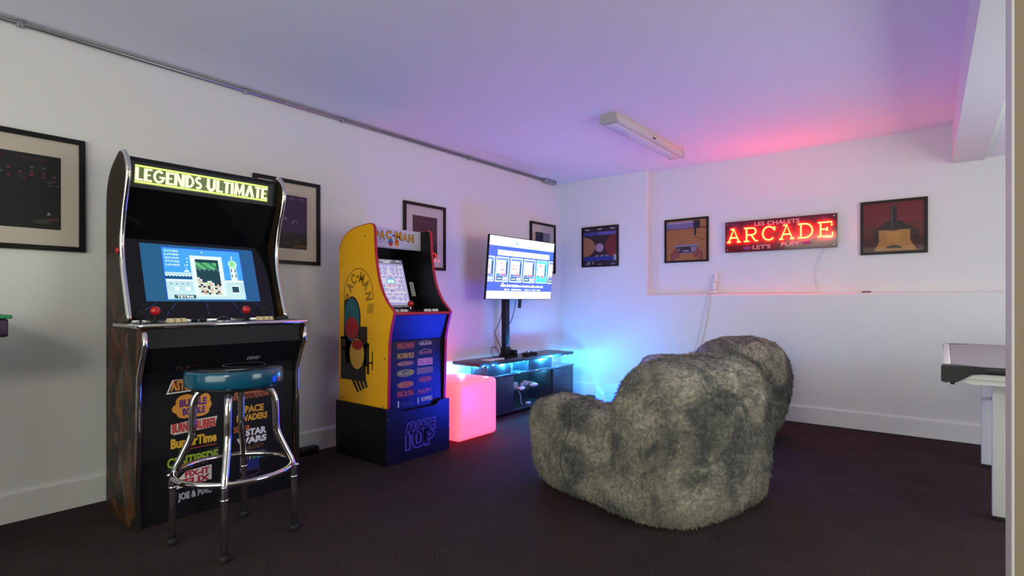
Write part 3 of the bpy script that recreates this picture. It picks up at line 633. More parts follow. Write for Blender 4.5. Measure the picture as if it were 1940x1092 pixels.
for y in (2.20, 2.225, 2.27, 2.30, 2.475, 2.505, 2.545, 2.57):
    m = MB(); m.lathe([(0.014, 0.950), (0.014, 0.960), (0.011, 0.963), (0.011, 0.968)], (-2.71, y, 0), 14); m.build('button', WHITEP, PC)
m = MB(); m.strip([(-2.66, 0.932), (-2.712, 0.772), (-2.716, 0.765)], jy0, jy1, 0.008); m.build('apron', mat('blue_black_gloss_panel', (0.012, 0.016, 0.06), 0.28), PC)
m = MB(); m.strip([(-2.716, 0.765), (-2.716, 0.302)], jy0, jy1, 0.010); fpn = m.build('front_panel', mat('black_satin_panel', (0.006, 0.006, 0.012), 0.3), PC)
m = MB().frame((-2.7155, 0, 0), (0, 1, 0), (0, 0, 1))
LM = [('PAC-MAN', 2.239, 2.374, 0.715, 0.752, '#b5522e', '#4a1712'), ('PAC-MAN PLUS', 2.239, 2.374, 0.652, 0.688, '#d2a63a', None), ('PAC-PANIC', 2.246, 2.364, 0.610, 0.628, '#b58a7a', '#7a3a3a'),
      ('PAC-LAND', 2.245, 2.368, 0.545, 0.572, '#c9b53a', '#1f3f5e'), ('SUPER PAC-MAN', 2.246, 2.364, 0.472, 0.496, '#d08a4a', '#8a2418'), ('PAC & PAL', 2.239, 2.374, 0.410, 0.445, '#c0502e', '#4a1712'), ('TOWER QUEST', 2.255, 2.368, 0.345, 0.372, '#3a4a8a', None),
      ('GALAGA', 2.425, 2.530, 0.728, 0.750, '#c9b0b8', None), ('GALAXIAN', 2.420, 2.532, 0.668, 0.690, '#b06a6a', None), ('DIG DUG', 2.412, 2.536, 0.600, 0.636, '#b04a8a', '#d0a0c0'),
      ('DIG DUG II', 2.405, 2.540, 0.543, 0.577, '#a04a9a', '#5a7a6a'), ('ROLLING', 2.425, 2.526, 0.490, 0.512, '#c05a7a', '#5a2a4a'), ('MAPPY', 2.408, 2.536, 0.405, 0.438, '#a8508a', None), ('ROMPERS', 2.440, 2.536, 0.355, 0.385, '#c9c4d4', None)]
for s, a, b, c, d, col, bg in LM:
    if s in ('PAC-PANIC', 'PAC-LAND', 'SUPER PAC-MAN', 'ROLLING'):
        m.ellipse((a+b)/2, (c+d)/2, (b-a)*0.58, (d-c)*0.85, 0.0003, col, 26); m.ellipse((a+b)/2, (c+d)/2, (b-a)*0.55, (d-c)*0.72, 0.0005, bg, 26)
    elif bg: m.quad(a-0.004, c-0.004, b+0.004, d+0.004, 0.0003, bg)
    m.text(s, a, c, b, d, 0.0008, col, 0.03)
for y, z in ((2.478, 0.737), (2.476, 0.680)): m.ring(y, z-0.004, 0.062, 0.026, 0.004, 0.0005, '#a08a94', 30, 0.2, PI-0.1)
for x in (2.246, 2.412): m.ellipse(x, 0.378, 0.007, 0.008, 0.0005, '#b8b4c8', 12); m.quad(x-0.006, 0.345, x+0.006, 0.37, 0.0005, '#b8b4c8')
m.build('front_logos', PRINT, fpn, label='two columns of small printed game titles')
m = MB().frame(Vector((-2.9715, 2.588, 1.105))+Vector((0.0012, 0, 0.0004)), (0, 1, 0), Vector((-0.119, 0, 0.374)).normalized())
m.quad(-0.020, -0.052, 0.016, 0.052, 0, '#c6c2ba')
for k in range(4): m.quad(-0.013, -0.042+k*0.022, 0.009, -0.031+k*0.022, 0.0006, '#7f7c78')
m.build('instruction_sticker', PRINT, bz2, label='small white sticker')

RS = thing('cabinet_riser', 'black riser box printed with a purple outlined logo, under the yellow cabinet', 'riser', (-2.95, 2.4, 0))
fy0, fy1 = 2.132, 2.668
pts = [(fy0, 0), (fy1, 0), (fy1, 0.353), (2.585, 0.353), (2.572, 0.349), (2.560, 0.336), (2.545, 0.325), (2.525, 0.322), (2.275, 0.322), (2.255, 0.325), (2.24, 0.336), (2.228, 0.349), (2.215, 0.353), (fy0, 0.353)]
m = MB(); n = len(pts); m.add([(-2.684, a, b) for a, b in pts]+[(-2.70, a, b) for a, b in pts], [tuple(range(n)), tuple(range(2*n-1, n-1, -1))]+[(i, n+i, n+(i+1) % n, (i+1) % n) for i in range(n)])
BLUEB = mat('black_satin_riser', (0.008, 0.008, 0.014), 0.32)
rf = m.build('front_panel', BLUEB, RS)
for y0, y1 in ((fy0, 2.147), (2.653, fy1)):
    m = MB(); m.box(-3.225, -2.7005, y0, y1, 0, 0.353); m.build('side_panel', BLACK, RS)
m = MB(); m.box(-3.225, -3.215, 2.1475, 2.6525, 0, 0.353); m.build('back_panel', BLACK, RS)
m = MB(); m.box(-3.2145, -2.7015, 2.1475, 2.6525, 0.285, 0.30); m.build('shelf', BLACK, RS)
m = MB().frame((-2.6838, 0, 0), (0, 1, 0), (0, 0, 1))
for z, off, c in ((0.0003, 0.11, '#5a4aa0'), (0.0006, 0.03, '#08060f')):
    g = 0.010 if z < 0.0005 else 0
    m.text('ARCADE', 2.280-g, 0.175-g, 2.530+g, 0.238+g, z, c, off); m.text('1UP', 2.285-g, 0.075-g, 2.520+g, 0.165+g, z, c, off)
m.build('riser_logo', PRINT, rf, label='purple outlined lettering')
for z in (0.285, 0.065, 0.17):
    m = MB(); m.frame((-2.684, 2.146 if z != 0.17 else 2.655, z), (0, 1, 0), (0, 0, 1)); m.lathe([(0.005, 0), (0.004, 0.002)], (0, 0, 0), 12); m.build('screw', STEEL, rf)

# ================================================================== purple cabinet, only its deck corner in view
VC = thing('arcade_cabinet', 'low purple arcade cabinet with a green-trimmed control deck, cut by the picture edge', 'arcade cabinet', (-2.95, 0.1, 0))
PURP = mat('dark_purple_laminate', (0.028, 0.006, 0.036), 0.4, nscale=4, namt=0.1)
GREENT = mat('green_edge_trim', (0.03, 0.24, 0.09), 0.35)
m = MB(); m.box(-3.10, -2.80, -0.30, 0.05, 0, 0.8925); m.build('lower_body', PURP, VC)  # unseen body kept low and narrow so light reaches the wall
m = MB(); m.rbox(-3.25, -2.607, -0.40, 0.396, 0.892, 0.957, 0.008); dk = m.build('control_deck', PURP, VC)
m = MB(); m.rbox(-3.255, -2.600, -0.41, 0.406, 0.957, 0.971, 0.005); m.build('deck_edge', GREENT, dk, label='green deck edge')
m = MB(); m.rbox(-3.22, -2.63, -0.38, 0.38, 0.9705, 0.974, 0.001); m.build('deck_top', mat('red_brown_deck_print', (0.12, 0.03, 0.03), 0.5), dk)

# ================================================================== bar stool
ST = thing('bar_stool', 'chrome-legged bar stool with a round teal seat, before the tall black cabinet', 'bar stool', (-2.40, 1.09, 0))
c = (-2.40, 1.09)
m = MB(); m.lathe([(0.150, 0.662), (0.182, 0.663), (0.1895, 0.669), (0.1915, 0.68), (0.1925, 0.70), (0.1915, 0.72), (0.1885, 0.730), (0.183, 0.734)], (*c, 0), 48); seat = m.build('seat', TEALV, ST, label='teal vinyl seat band')
m = MB(); m.lathe([(0.1835, 0.7335), (0.179, 0.738), (0.165, 0.7415), (0.10, 0.743), (0.001, 0.7435)], (*c, 0), 48); m.build('seat_top', BLACKG, seat, label='glossy black seat top')
m = MB().frame((c[0], c[1], 0.7437), (0.78, 0.62, 0), (-0.62, 0.78, 0)); m.ring(0.03, 0.02, 0.085, 0.085, 0.004, 0.0004, '#8a8890', 40, 0.2, 5.4)  # painted ring stands for the cabinet's round logo mirrored in the gloss
m.build('reflected_ring', PRINT, seat, label='thin pale ring painted on the top as a reflection')
m = MB(); m.lathe([(0.10, 0.640), (0.165, 0.650), (0.165, 0.6615), (0.05, 0.6615)], (*c, 0), 32); m.build('swivel_plate', BLACKP, ST)
m = MB(); m.tube([(c[0]+0.228*math.cos(2*PI*i/40), c[1]+0.228*math.sin(2*PI*i/40), 0.300) for i in range(40)], 0.0125, 10, True); m.build('foot_ring', CHROME, ST)
for k in range(4):
    a = math.radians(-33.5+90*k); ca, sa = math.cos(a), math.sin(a)
    P = smooth_path([(0.085, 0, 0.645), (0.130, 0, 0.638), (0.156, 0, 0.60), (0.162, 0, 0.53), (0.166, 0, 0.455), (0.196, 0, 0.38), (0.225, 0, 0.315), (0.235, 0, 0.26), (0.236, 0, 0.18)], 6)
    m = MB(); m.tube([(c[0]+p.x*ca, c[1]+p.x*sa, p.z) for p in P]+[(c[0]+0.238*ca, c[1]+0.238*sa, 0.02)], 0.0145, 14); lg = m.build('leg', CHROME, ST)
    m = MB(); m.lathe([(0.0155, 0.236), (0.0165, 0.239), (0.0165, 0.243), (0.0155, 0.246)], (c[0]+0.236*ca, c[1]+0.236*sa, 0), 14); m.build('leg_collar', CHROME, lg)
    m = MB(); m.lathe([(0.020, 0.0), (0.020, 0.022), (0.017, 0.028)], (c[0]+0.238*ca, c[1]+0.238*sa, 0), 14); m.build('rubber_foot', RUBBER, lg)
    m = MB(); m.ball((c[0]+0.249*ca, c[1]+0.249*sa, 0.292), 0.009, 10); m.build('ring_bolt', CHROME, lg)

# ================================================================== framed pictures
def picture(name, label, O, U, Wd, Ht, bar, artrect, art, artsize=None, group='framed pictures', matb=True):
    # O: lower-left corner on the wall, U: direction to the right as seen from the room
    U = Vector(U); V = Vector((0, 0, 1)); Nn = U.cross(V)
    t = thing(name, label, 'picture', Vector(O)+U*Wd/2, 0, group)
    D = 0.020
    m = MB().frame(O, U, V)
    o = [(0, 0), (Wd, 0), (Wd, Ht), (0, Ht)]; i_ = [(bar, bar), (Wd-bar, bar), (Wd-bar, Ht-bar), (bar, Ht-bar)]
    vv = [(*p, z) for z in (0.001, D) for p in o+i_]
    ff = []
    for k in range(4):
        a, b = k, (k+1) % 4
        ff += [(8+a, 8+b, 12+b, 12+a), (a, 4+a, 4+b, b), (a, b, 8+b, 8+a), (4+a, 12+a, 12+b, 4+b)]
    m.add(vv, ff); m.build('frame', FRAMEM, t)
    if matb:
        m = MB().frame(O, U, V); m.box(bar*0.8, Wd-bar*0.8, bar*0.8, Ht-bar*0.8, 0.002, 0.008); m.build('mat_board', MATB, t)
    m = MB().frame(Vector(O)+U*artrect[0]+V*artrect[1]+Nn*0.0085, U, V)
    art(m, artrect[2]-artrect[0], artrect[3]-artrect[1]); m.build('art_print', DIMPRINT, t)
    m = MB().frame(O, U, V); m.box(bar*0.9, Wd-bar*0.9, bar*0.9, Ht-bar*0.9, 0.0125, 0.0145); m.build('glass_pane', GLASS, t)
def art1(m, W, Hh):
    m.quad(0, 0, W, Hh, 0, '#0d0e12'); m.quad(0, 0.10*Hh, W, 0.42*Hh, 0.0002, '#0c1514'); m.quad(0, 0, W, 0.14*Hh, 0.0003, '#0e120f')
    m.text('1UP', 0.12*W, 0.92*Hh, 0.24*W, 0.95*Hh, 0.0005, '#5a2222'); m.text('HIGH SCORE', 0.45*W, 0.92*Hh, 0.78*W, 0.95*Hh, 0.0005, '#6a3a3a')
    R = random.Random(5)
    for (u, v, c) in ((0.60, 0.82, '#4a6a5a'), (0.76, 0.82, '#4a5a6a'), (0.60, 0.76, '#8a2a30'), (0.60, 0.71, '#8a2a30'), (0.76, 0.75, '#8a2a30'), (0.76, 0.70, '#7a2a38'), (0.45, 0.74, '#7a2a38'), (0.45, 0.69, '#4a3a40'), (0.50, 0.66, '#6a3038'), (0.84, 0.64, '#5a4a50'), (0.84, 0.60, '#4a5058'), (0.90, 0.66, '#6a3038'), (0.91, 0.72, '#7a3a44'), (0.95, 0.6, '#5a3a44'), (0.3, 0.78, '#8a2a30'), (0.2, 0.72, '#4a6a5a'), (0.3, 0.68, '#7a2a38'), (0.12, 0.66, '#7a2a38')):
        m.ellipse(u*W, v*Hh, 0.022*W, 0.013*Hh, 0.0005, c, 10); m.quad((u-0.03)*W, (v-0.004)*Hh, (u+0.03)*W, (v+0.004)*Hh, 0.0004, c)
    m.poly([(0.80*W, 0.19*Hh), (0.86*W, 0.19*Hh), (0.83*W, 0.235*Hh)], 0.0005, '#8a8e88'); m.text('8000', 0.83*W, 0.12*Hh, 0.96*W, 0.15*Hh, 0.0005, '#8a3a30')
    m.poly([(0.58*W, 0.08*Hh), (0.66*W, 0.12*Hh), (0.80*W, 0.13*Hh), (0.88*W, 0.10*Hh), (0.80*W, 0.06*Hh)], 0.0005, '#3a3a2c')
def art2(m, W, Hh):
    m.quad(0, 0, W, Hh, 0, '#3a1a4e'); m.quad(0, 0, W, 0.26*Hh, 0.0002, '#160f14'); m.quad(0, 0.26*Hh, W, 0.31*Hh, 0.00015, '#2a1436')
    m.text('SCORE', 0.12*W, 0.92*Hh, 0.30*W, 0.95*Hh, 0.0005, '#9a90b0'); m.text('HIGH SCORE', 0.40*W, 0.92*Hh, 0.66*W, 0.95*Hh, 0.0005, '#9a90b0'); m.text('TIME', 0.76*W, 0.93*Hh, 0.90*W, 0.955*Hh, 0.0005, '#9a90b0')
    for u in (0.28, 0.44): m.ellipse(u*W, 0.55*Hh, 0.035*W, 0.024*Hh, 0.0005, '#a8a4c0', 14); m.quad((u-0.035)*W, 0.525*Hh, (u+0.035)*W, 0.548*Hh, 0.0005, '#a8a4c0')
    for u in (0.62, 0.75): m.ellipse(u*W, 0.50*Hh, 0.026*W, 0.020*Hh, 0.0005, '#a8a4c0', 14); m.quad((u-0.026)*W, 0.475*Hh, (u+0.026)*W, 0.50*Hh, 0.0005, '#a8a4c0')
    m.ellipse(0.69*W, 0.535*Hh, 0.05*W, 0.006*Hh, 0.0006, '#8a86a8', 10)
    m.text('1UP', 0.74*W, 0.13*Hh, 0.80*W, 0.155*Hh, 0.0005, '#9a7a3a'); m.text('CREDIT 1', 0.30*W, 0.085*Hh, 0.62*W, 0.115*Hh, 0.0005, '#5a5058'); m.text('PAC MAN', 0.66*W, 0.03*Hh, 0.97*W, 0.07*Hh, 0.0005, '#9a6a2a')
def art3(m, W, Hh):
    m.quad(0, 0, W, Hh, 0, '#401626'); m.quad(0, 0, W, 0.40*Hh, 0.0002, '#190c16')  # darker lower part paints in a shadow lying across the print
    for i in range(7): m.quad((0.08+0.12*i)*W, (0.86-0.01*(i % 2))*Hh, (0.17+0.12*i)*W, (0.90-0.01*(i % 3))*Hh, 0.0004, '#6a3a4e')
    for i in range(8): m.quad(0.03*W, (0.46+0.045*i)*Hh, 0.97*W, (0.464+0.045*i)*Hh, 0.0003, '#54202e')
    m.ellipse(0.82*W, 0.34*Hh, 0.02*W, 0.014*Hh, 0.0004, '#b0a8b8', 10)
def art4(m, W, Hh):
    m.quad(0, 0, W, Hh, 0, '#1a1e40'); m.quad(0.08*W, 0.50*Hh, 0.92*W, 0.92*Hh, 0.0002, '#1c2c46'); R = random.Random(2)
    for i in range(30): m.quad(R.random()*0.85*W, R.random()*0.9*Hh, 0, 0, 0.0003, '#1a1e40') if False else m.ellipse((0.06+R.random()*0.88)*W, (0.06+R.random()*0.88)*Hh, 0.01*W, 0.008*Hh, 0.0003, R.choice(['#3a6a7a', '#2a3a80', '#5a4a8a']), 8)
GP = 'posters in black frames on the long wall'
for nm, lab, y0, z0, z1, art in (('framed_poster', 'framed poster of a dark space game, cut by the picture edge', 0.335, 1.263, 1.818, art1),
                                 ('framed_poster', 'framed poster with a purple game print, half hidden behind the tall black cabinet', 1.640, 1.263, 1.818, art2),
                                 ('framed_poster', 'framed poster with a dark maroon print, above the yellow cabinet', 2.840, 1.280, 1.822, art3),
                                 ('framed_poster', 'framed poster partly hidden behind the top of the television', 4.522, 1.320, 1.853, art4)):
    picture(nm, lab, (XL, y0, z0), (0, 1, 0), 0.46, z1-z0, 0.024, (0.095, 0.102, 0.366, z1-z0-0.102), art, group=GP)
def art5(m, W, Hh):
    m.quad(0, 0, W, Hh, 0, '#2a1228'); m.quad(0, 0.80*Hh, W, 0.90*Hh, 0.0002, '#3a3a86'); m.quad(0.45*W, 0.82*Hh, W, 0.89*Hh, 0.0003, '#5a5aa8'); m.quad(0, 0.12*Hh, W, 0.24*Hh, 0.0002, '#1c2a86')
    for u in (0.12, 0.5, 0.88): m.ellipse(u*W, Hh*0.995, 0.08*W, 0.05*Hh, 0.0004, '#a898b0', 16, PI, 2*PI); m.ellipse(u*W, 0.005*Hh, 0.07*W, 0.03*Hh, 0.0004, '#8a7a98', 16, 0, PI)
    pts = [(0, 0.25*Hh)]+[(0.36*W*math.sin(PI*i/20), (0.5-0.27*math.cos(PI*i/20))*Hh) for i in range(21)]+[(0, 0.77*Hh)]
    m.poly(pts, 0.0003, '#9a6a4a'); m.ellipse(0.49*W, 0.47*Hh, 0.12*W, 0.115*Hh, 0.0004, '#a886a8', 24)
    pts = [(W, 0.18*Hh)]+[(W-0.34*W*math.sin(PI*i/20), (0.5-0.32*math.cos(PI*i/20))*Hh) for i in range(21)]+[(W, 0.82*Hh)]
    m.poly(pts, 0.0003, '#6e1624')
    for u in (0.12, 0.17, 0.28): m.quad(u*W, 0.03*Hh, (u+0.035)*W, 0.10*Hh, 0.0004, '#9a92b0')
    for u in (0.36, 0.52, 0.66): m.quad(u*W, 0.23*Hh, (u+0.10)*W, 0.27*Hh, 0.0005, '#8a7a90')
    m.quad(0.92*W, 0.12*Hh, W, 0.26*Hh, 0.0005, '#7aa0b4')
def art6(m, W, Hh):
    m.quad(0, 0, W, Hh, 0, '#a8713a')
    for i in range(9): m.quad(0, (0.05+0.085*i)*Hh, W, (0.056+0.085*i+0.004*(i % 2))*Hh, 0.0002, '#8a5628')
    m.quad(0, 0.80*Hh, 0.68*W, 0.97*Hh, 0.0004, '#7d6f98'); m.quad(0.02*W, 0.93*Hh, 0.70*W, 0.965*Hh, 0.0005, '#a79ab8'); m.quad(0, 0.78*Hh, W, 0.81*Hh, 0.0003, '#5a2a3a')
    m.quad(0.68*W, 0.78*Hh, 0.84*W, 0.98*Hh, 0.0005, '#221a2c'); m.quad(0.70*W, 0.62*Hh, 0.75*W, 0.80*Hh, 0.0006, '#1a1418')
    m.ring(0.95*W, 0.64*Hh, 0.24*W, 0.14*Hh, 0.012*W, 0.0005, '#2a2018', 20, PI, 1.5*PI); m.ring(0.42*W, 0.38*Hh, 0.10*W, 0.05*Hh, 0.008*W, 0.0004, '#5a4a40', 20, 0, PI)
    m.quad(0.22*W, 0.17*Hh, 0.80*W, 0.39*Hh, 0.0006, '#8d8298'); m.quad(0.24*W, 0.19*Hh, 0.78*W, 0.345*Hh, 0.0007, '#2a2434'); m.quad(0.62*W, 0.21*Hh, 0.76*W, 0.33*Hh, 0.0008, '#8d8298')
    m.quad(0.28*W, 0.26*Hh, 0.36*W, 0.28*Hh, 0.0009, '#8d8298'); m.quad(0.31*W, 0.23*Hh, 0.33*W, 0.31*Hh, 0.0009, '#8d8298'); m.quad(0.42*W, 0.22*Hh, 0.57*W, 0.25*Hh, 0.0009, '#a79ab8')
    for s, u in ((1, 0.16), (-1, 0.86)):
        for k in range(4): m.ellipse((u+s*0.028*k)*W, (0.10+0.03*k)*Hh, 0.05*W, 0.13*Hh, 0.0009+0.0001*k, ['#7a3a36', '#8a4640', '#94504a', '#8a4640'][k], 16)
        m.ellipse((u+s*0.14)*W, 0.13*Hh, 0.035*W, 0.09*Hh, 0.0014, '#8a4640', 16)
def art7(m, W, Hh):
    m.quad(0, 0, W, Hh, 0, '#5e1d1e'); m.quad(0, 0.55*Hh, W, Hh, 0.0001, '#6e1c24'); m.quad(0, 0, W, 0.3*Hh, 0.0001, '#4a1a16')
    for v in (0.5, 0.66, 0.8, 0.9): m.quad(0, v*Hh, W, (v+0.006)*Hh, 0.0002, '#7a3826')
    m.poly([(0.22*W, 0.47*Hh), (0.42*W, 0.62*Hh), (0.62*W, 0.62*Hh), (0.80*W, 0.47*Hh), (0.80*W, 0.40*Hh), (0.22*W, 0.40*Hh)], 0.0004, '#2a1a18')
    m.poly([(0.26*W, 0.44*Hh), (0.77*W, 0.44*Hh), (0.77*W, 0.22*Hh), (0.88*W, 0.02*Hh), (0.18*W, 0.02*Hh), (0.27*W, 0.2*Hh)], 0.0005, '#a8783c')
    m.poly([(0.40*W, 0.40*Hh), (0.62*W, 0.40*Hh), (0.62*W, 0.20*Hh), (0.40*W, 0.20*Hh)], 0.0006, '#b5853f')
    m.ellipse(0.51*W, 0.06*Hh, 0.14*W, 0.07*Hh, 0.0007, '#3a2416', 20, 0, PI)
    m.ellipse(0.51*W, 0.47*Hh, 0.10*W, 0.05*Hh, 0.0007, '#2c2624', 24); m.quad(0.455*W, 0.47*Hh, 0.56*W, 0.90*Hh, 0.0008, '#241f22'); m.ellipse(0.508*W, 0.90*Hh, 0.052*W, 0.04*Hh, 0.0009, '#3a3438', 20)
    m.quad(0.475*W, 0.5*Hh, 0.49*W, 0.88*Hh, 0.001, '#5a5254')
    m.poly([(0.16*W, 0.46*Hh), (0.25*W, 0.48*Hh), (0.29*W, 0.2*Hh), (0.2*W, 0.12*Hh)], 0.00045, '#341d14'); m.poly([(0.78*W, 0.48*Hh), (0.88*W, 0.44*Hh), (0.93*W, 0.1*Hh), (0.8*W, 0.2*Hh)], 0.00045, '#341d14')
GP = 'square framed photographs on the end wall'
for lab, xa, yw, z0, S, art in (('square framed print of plain discs on dark blue, beside the room corner', -3.103, YF, 1.386, 0.439, art5),
                                ('square framed photograph of hands holding a game controller', -2.203, YR, 1.400, 0.435, art6),
                                ('square framed photograph of a dark joystick on a tan base', -0.546, YR, 1.391, 0.434, art7)):
    picture('framed_photograph', lab, (xa, yw, z0), (1, 0, 0), S, S-0.008, 0.018, (0.018, 0.018, S-0.018, S-0.026), art, group=GP, matb=False)
# ================================================================== neon sign
NS = thing('neon_sign', 'red lit neon sign on a dark red panel reading ARCADE', 'sign', (-1.156, YR, 1.467))
sx0, sx1, sz0, sz1 = -1.607, -0.705, 1.467, 1.749
m = MB(); m.rbox(sx0, sx1, YR-0.036, YR-0.030, sz0, sz1, 0.0015); pn = m.build('panel', mat('dark_red_acrylic', (0.10, 0.006, 0.012), 0.25, coat=0.3), NS)
NEON = mat('lit_neon_red', (0.02, 0.0, 0.0), 0.4, emit=(1.0, 0.020, 0.004), estr=85)
MATS['lit_neon_red'].name = 'neon_red'
y0 = YR-0.048
def arc(cx, cy, rx, ry, a0, a1, n=10): return [(cx+rx*math.cos(math.radians(lp(a0, a1, i/n))), cy+ry*math.sin(math.radians(lp(a0, a1, i/n)))) for i in range(n+1)]
GLY = {
 'A': [[(0.0, 0), (0.26, 0)], [(0.74, 0), (1.0, 0)], [(0.28, 1), (0.55, 1)], [(0.12, 0.0), (0.50, 1), (0.88, 0.0)], [(0.26, 0.34), (0.75, 0.34)]],
 'R': [[(0.0, 0), (0.38, 0)], [(0.19, 0), (0.19, 1)], [(0.02, 1), (0.60, 1)]+arc(0.60, 0.74, 0.26, 0.26, 90, -90)[1:]+[(0.19, 0.48)], [(0.52, 0.48), (0.82, 0.02), (1.0, 0.0)]],
 'C': [[(0.92, 0.98), (0.92, 0.70)], [(0.92, 0.78)]+arc(0.52, 0.50, 0.42, 0.50, 42, 318, 18)],
 'D': [[(0.0, 1), (0.45, 1)]+arc(0.45, 0.50, 0.48, 0.50, 90, -90, 14)[1:]+[(0.0, 0)], [(0.19, 0), (0.19, 1)]],
 'E': [[(0.88, 0.74), (0.88, 1), (0.02, 1)], [(0.19, 1), (0.19, 0)], [(0.02, 0), (0.93, 0), (0.93, 0.28)], [(0.19, 0.51), (0.60, 0.51)], [(0.60, 0.64), (0.60, 0.38)]]}
lx = -1.585; adv = 0.1475; lw = 0.118; lh = 0.118; lz = 1.560
for i, ch in enumerate('ARCADE'):
    m = MB()
    for s in GLY[ch]:
        m.tube([(lx+i*adv+p[0]*lw, y0, lz+p[1]*lh) for p in s], 0.0062, 8)
    m.build('neon_letter', NEON, NS, label='glowing letter '+ch)
m = MB().frame((0, YR-0.0365, 0), (1, 0, 0), (0, 0, 1))
GREYP = '#b89a98'
for s_, r_ in (('LES CHALETS', (-1.350, 1.694, -0.985, 1.730)), ("LET'S", (-1.365, 1.487, -1.215, 1.523)), ('PLAY', (-1.130, 1.497, -0.985, 1.532))):
    g = MB(m.M.copy()); g.text(s_, *r_, 0.0005, GREYP, 0.02); g.build('lettering', PRINT, pn)
PUR = '#5f2a6e'
for cx, cz in ((-1.415, 1.502), (-0.93, 1.520)):
    g = MB(m.M.copy()); g.poly([(cx+0.034*math.cos(t)*(1-0.25*abs(math.sin(t))**3), cz+0.015*math.sin(t)-(0.008*abs(math.cos(t)) if math.sin(t) < 0 else 0)) for t in [2*PI*k/20 for k in range(20)]], 0.0006, PUR); g.build('gamepad_icon', PRINT, pn)
for s_, r_ in (('OPEN', (-1.545, 1.712, -1.485, 1.728)), ('NOW', (-1.535, 1.690, -1.495, 1.704)), ('FUN', (-0.82, 1.716, -0.775, 1.730)), ('ZONE', (-0.825, 1.694, -0.77, 1.708))):
    g = MB(m.M.copy()); g.text(s_, *r_, 0.0005, PUR, 0.01); g.build('small_lettering', PRINT, pn)
g = MB(m.M.copy()); g.quad(-1.205, 1.480, -1.165, 1.530, 0.0004, '#5a1812'); g.build('printed_patch', PRINT, pn)
for x in (sx0+0.022, sx1-0.022):
    for z in (sz0+0.02, sz1-0.02):
        m = MB(); m.frame((x, YR-0.001, z), (1, 0, 0), (0, 0, 1)); m.lathe([(0.006, 0), (0.006, 0.042), (0.005, 0.044)], (0, 0, 0), 12); m.build('standoff', STEEL, pn)
m = MB(); m.tube(smooth_path([(-0.79, YR-0.012, 1.47), (-0.835, YR-0.010, 1.38), (-0.862, YR-0.010, 1.30), (-0.862, YR-0.010, 1.18), (-0.845, YR-0.012, 1.105), (-0.98, YR-0.03, 1.096), (-1.3, YR-0.04, 1.095), (-1.62, YR-0.045, 1.096), (-1.68, YR-0.04, 1.11)], 6), 0.003, 6); m.build('cord', CORDW, NS, label='thin white cord')
AD = thing('power_adapter', 'white plug adapter and socket block standing on the wall ledge', 'adapter', (-1.715, YR-0.03, 1.09))
m = MB(); m.rbox(-1.752, -1.672, YR-0.055, YR-0.012, 1.0905, 1.118, 0.006); m.build('socket_block', WHITEP, AD)
m = MB(); m.rbox(-1.722, -1.688, YR-0.045, YR-0.006, 1.1185, 1.20, 0.008); m.build('plug', WHITEP, AD)
m = MB(); m.rbox(-1.712, -1.680, YR-0.038, YR-0.006, 1.2005, 1.285, 0.010); m.build('plug', WHITEP, AD)
m = MB(); m.tube(smooth_path([(-1.70, YR-0.02, 1.28), (-1.735, YR-0.02, 1.25), (-1.75, YR-0.03, 1.17), (-1.745, YR-0.04, 1.112)], 6), 0.003, 6); m.build('cord', CORDW, AD)
m = MB(); m.tube(smooth_path([(-1.72, YR-0.055, 1.097), (-1.715, YF-0.004, 1.085), (-1.722, YF-0.007, 1.03), (-1.745, YF-0.006, 0.93), (-1.752, YF-0.006, 0.85), (-1.79, YF-0.006, 0.68), (-1.85, YF-0.006, 0.49), (-1.90, YF-0.02, 0.25), (-1.92, YF-0.03, 0.02)], 6), 0.004, 6)
tag(m.build('wall_cable', CORDW), 'white power cord hanging from the wall ledge down the end wall', 'cord')
m = MB(); m.tube(smooth_path([(-1.735, YR-0.05, 1.094), (-1.742, YF-0.004, 1.084), (-1.765, YF-0.006, 1.02), (-1.80, YF-0.006, 0.86), (-1.84, YF-0.006, 0.66), (-1.90, YF-0.006, 0.44), (-1.97, YF-0.03, 0.015)], 6), 0.0025, 6)
tag(m.build('wall_cable', CORDW), 'thinner white cord looping beside the thicker one on the end wall', 'cord')
m = MB(); m.rbox(-0.53, -0.47, YF+0.02, YF+0.07, 1.0915, 1.0985, 0.002); tag(m.build('small_remote', BLACKP), 'tiny dark remote lying on the wall ledge below the pictures', 'remote')

# ================================================================== ceiling batten light
CL = thing('ceiling_light', 'white unlit fluorescent batten light on the ceiling', 'ceiling light', (-1.84, 4.0, 2.33))
LP = mat('white_enamel', (0.66, 0.66, 0.62), 0.25, coat=0.3, nscale=5, namt=0.03)
m = MB(); m.prism([(-1.905, 2.3295), (-1.793, 2.3295), (-1.777, 2.272), (-1.787, 2.268), (-1.903, 2.268), (-1.913, 2.272)], 3.40, 4.60); m.build('housing', LP, CL)
for a, b in ((3.383, 3.40), (4.60, 4.617)):
    m = MB(); m.prism([(-1.907, 2.3295), (-1.791, 2.3295), (-1.774, 2.270), (-1.785, 2.264), (-1.905, 2.264), (-1.916, 2.270)], a, b); m.build('end_cap', mat('grey_end_cap', (0.42, 0.42, 0.40), 0.5), CL)
m = MB(); m.rbox(-1.885, -1.805, 3.42, 4.58, 2.258, 2.2675, 0.004); m.build('diffuser', mat('milky_diffuser', (0.72, 0.71, 0.72), 0.2), CL)
m = MB(); m.box(-1.7795, -1.776, 3.98, 4.03, 2.285, 2.293); m.build('latch', BLACKP, CL)

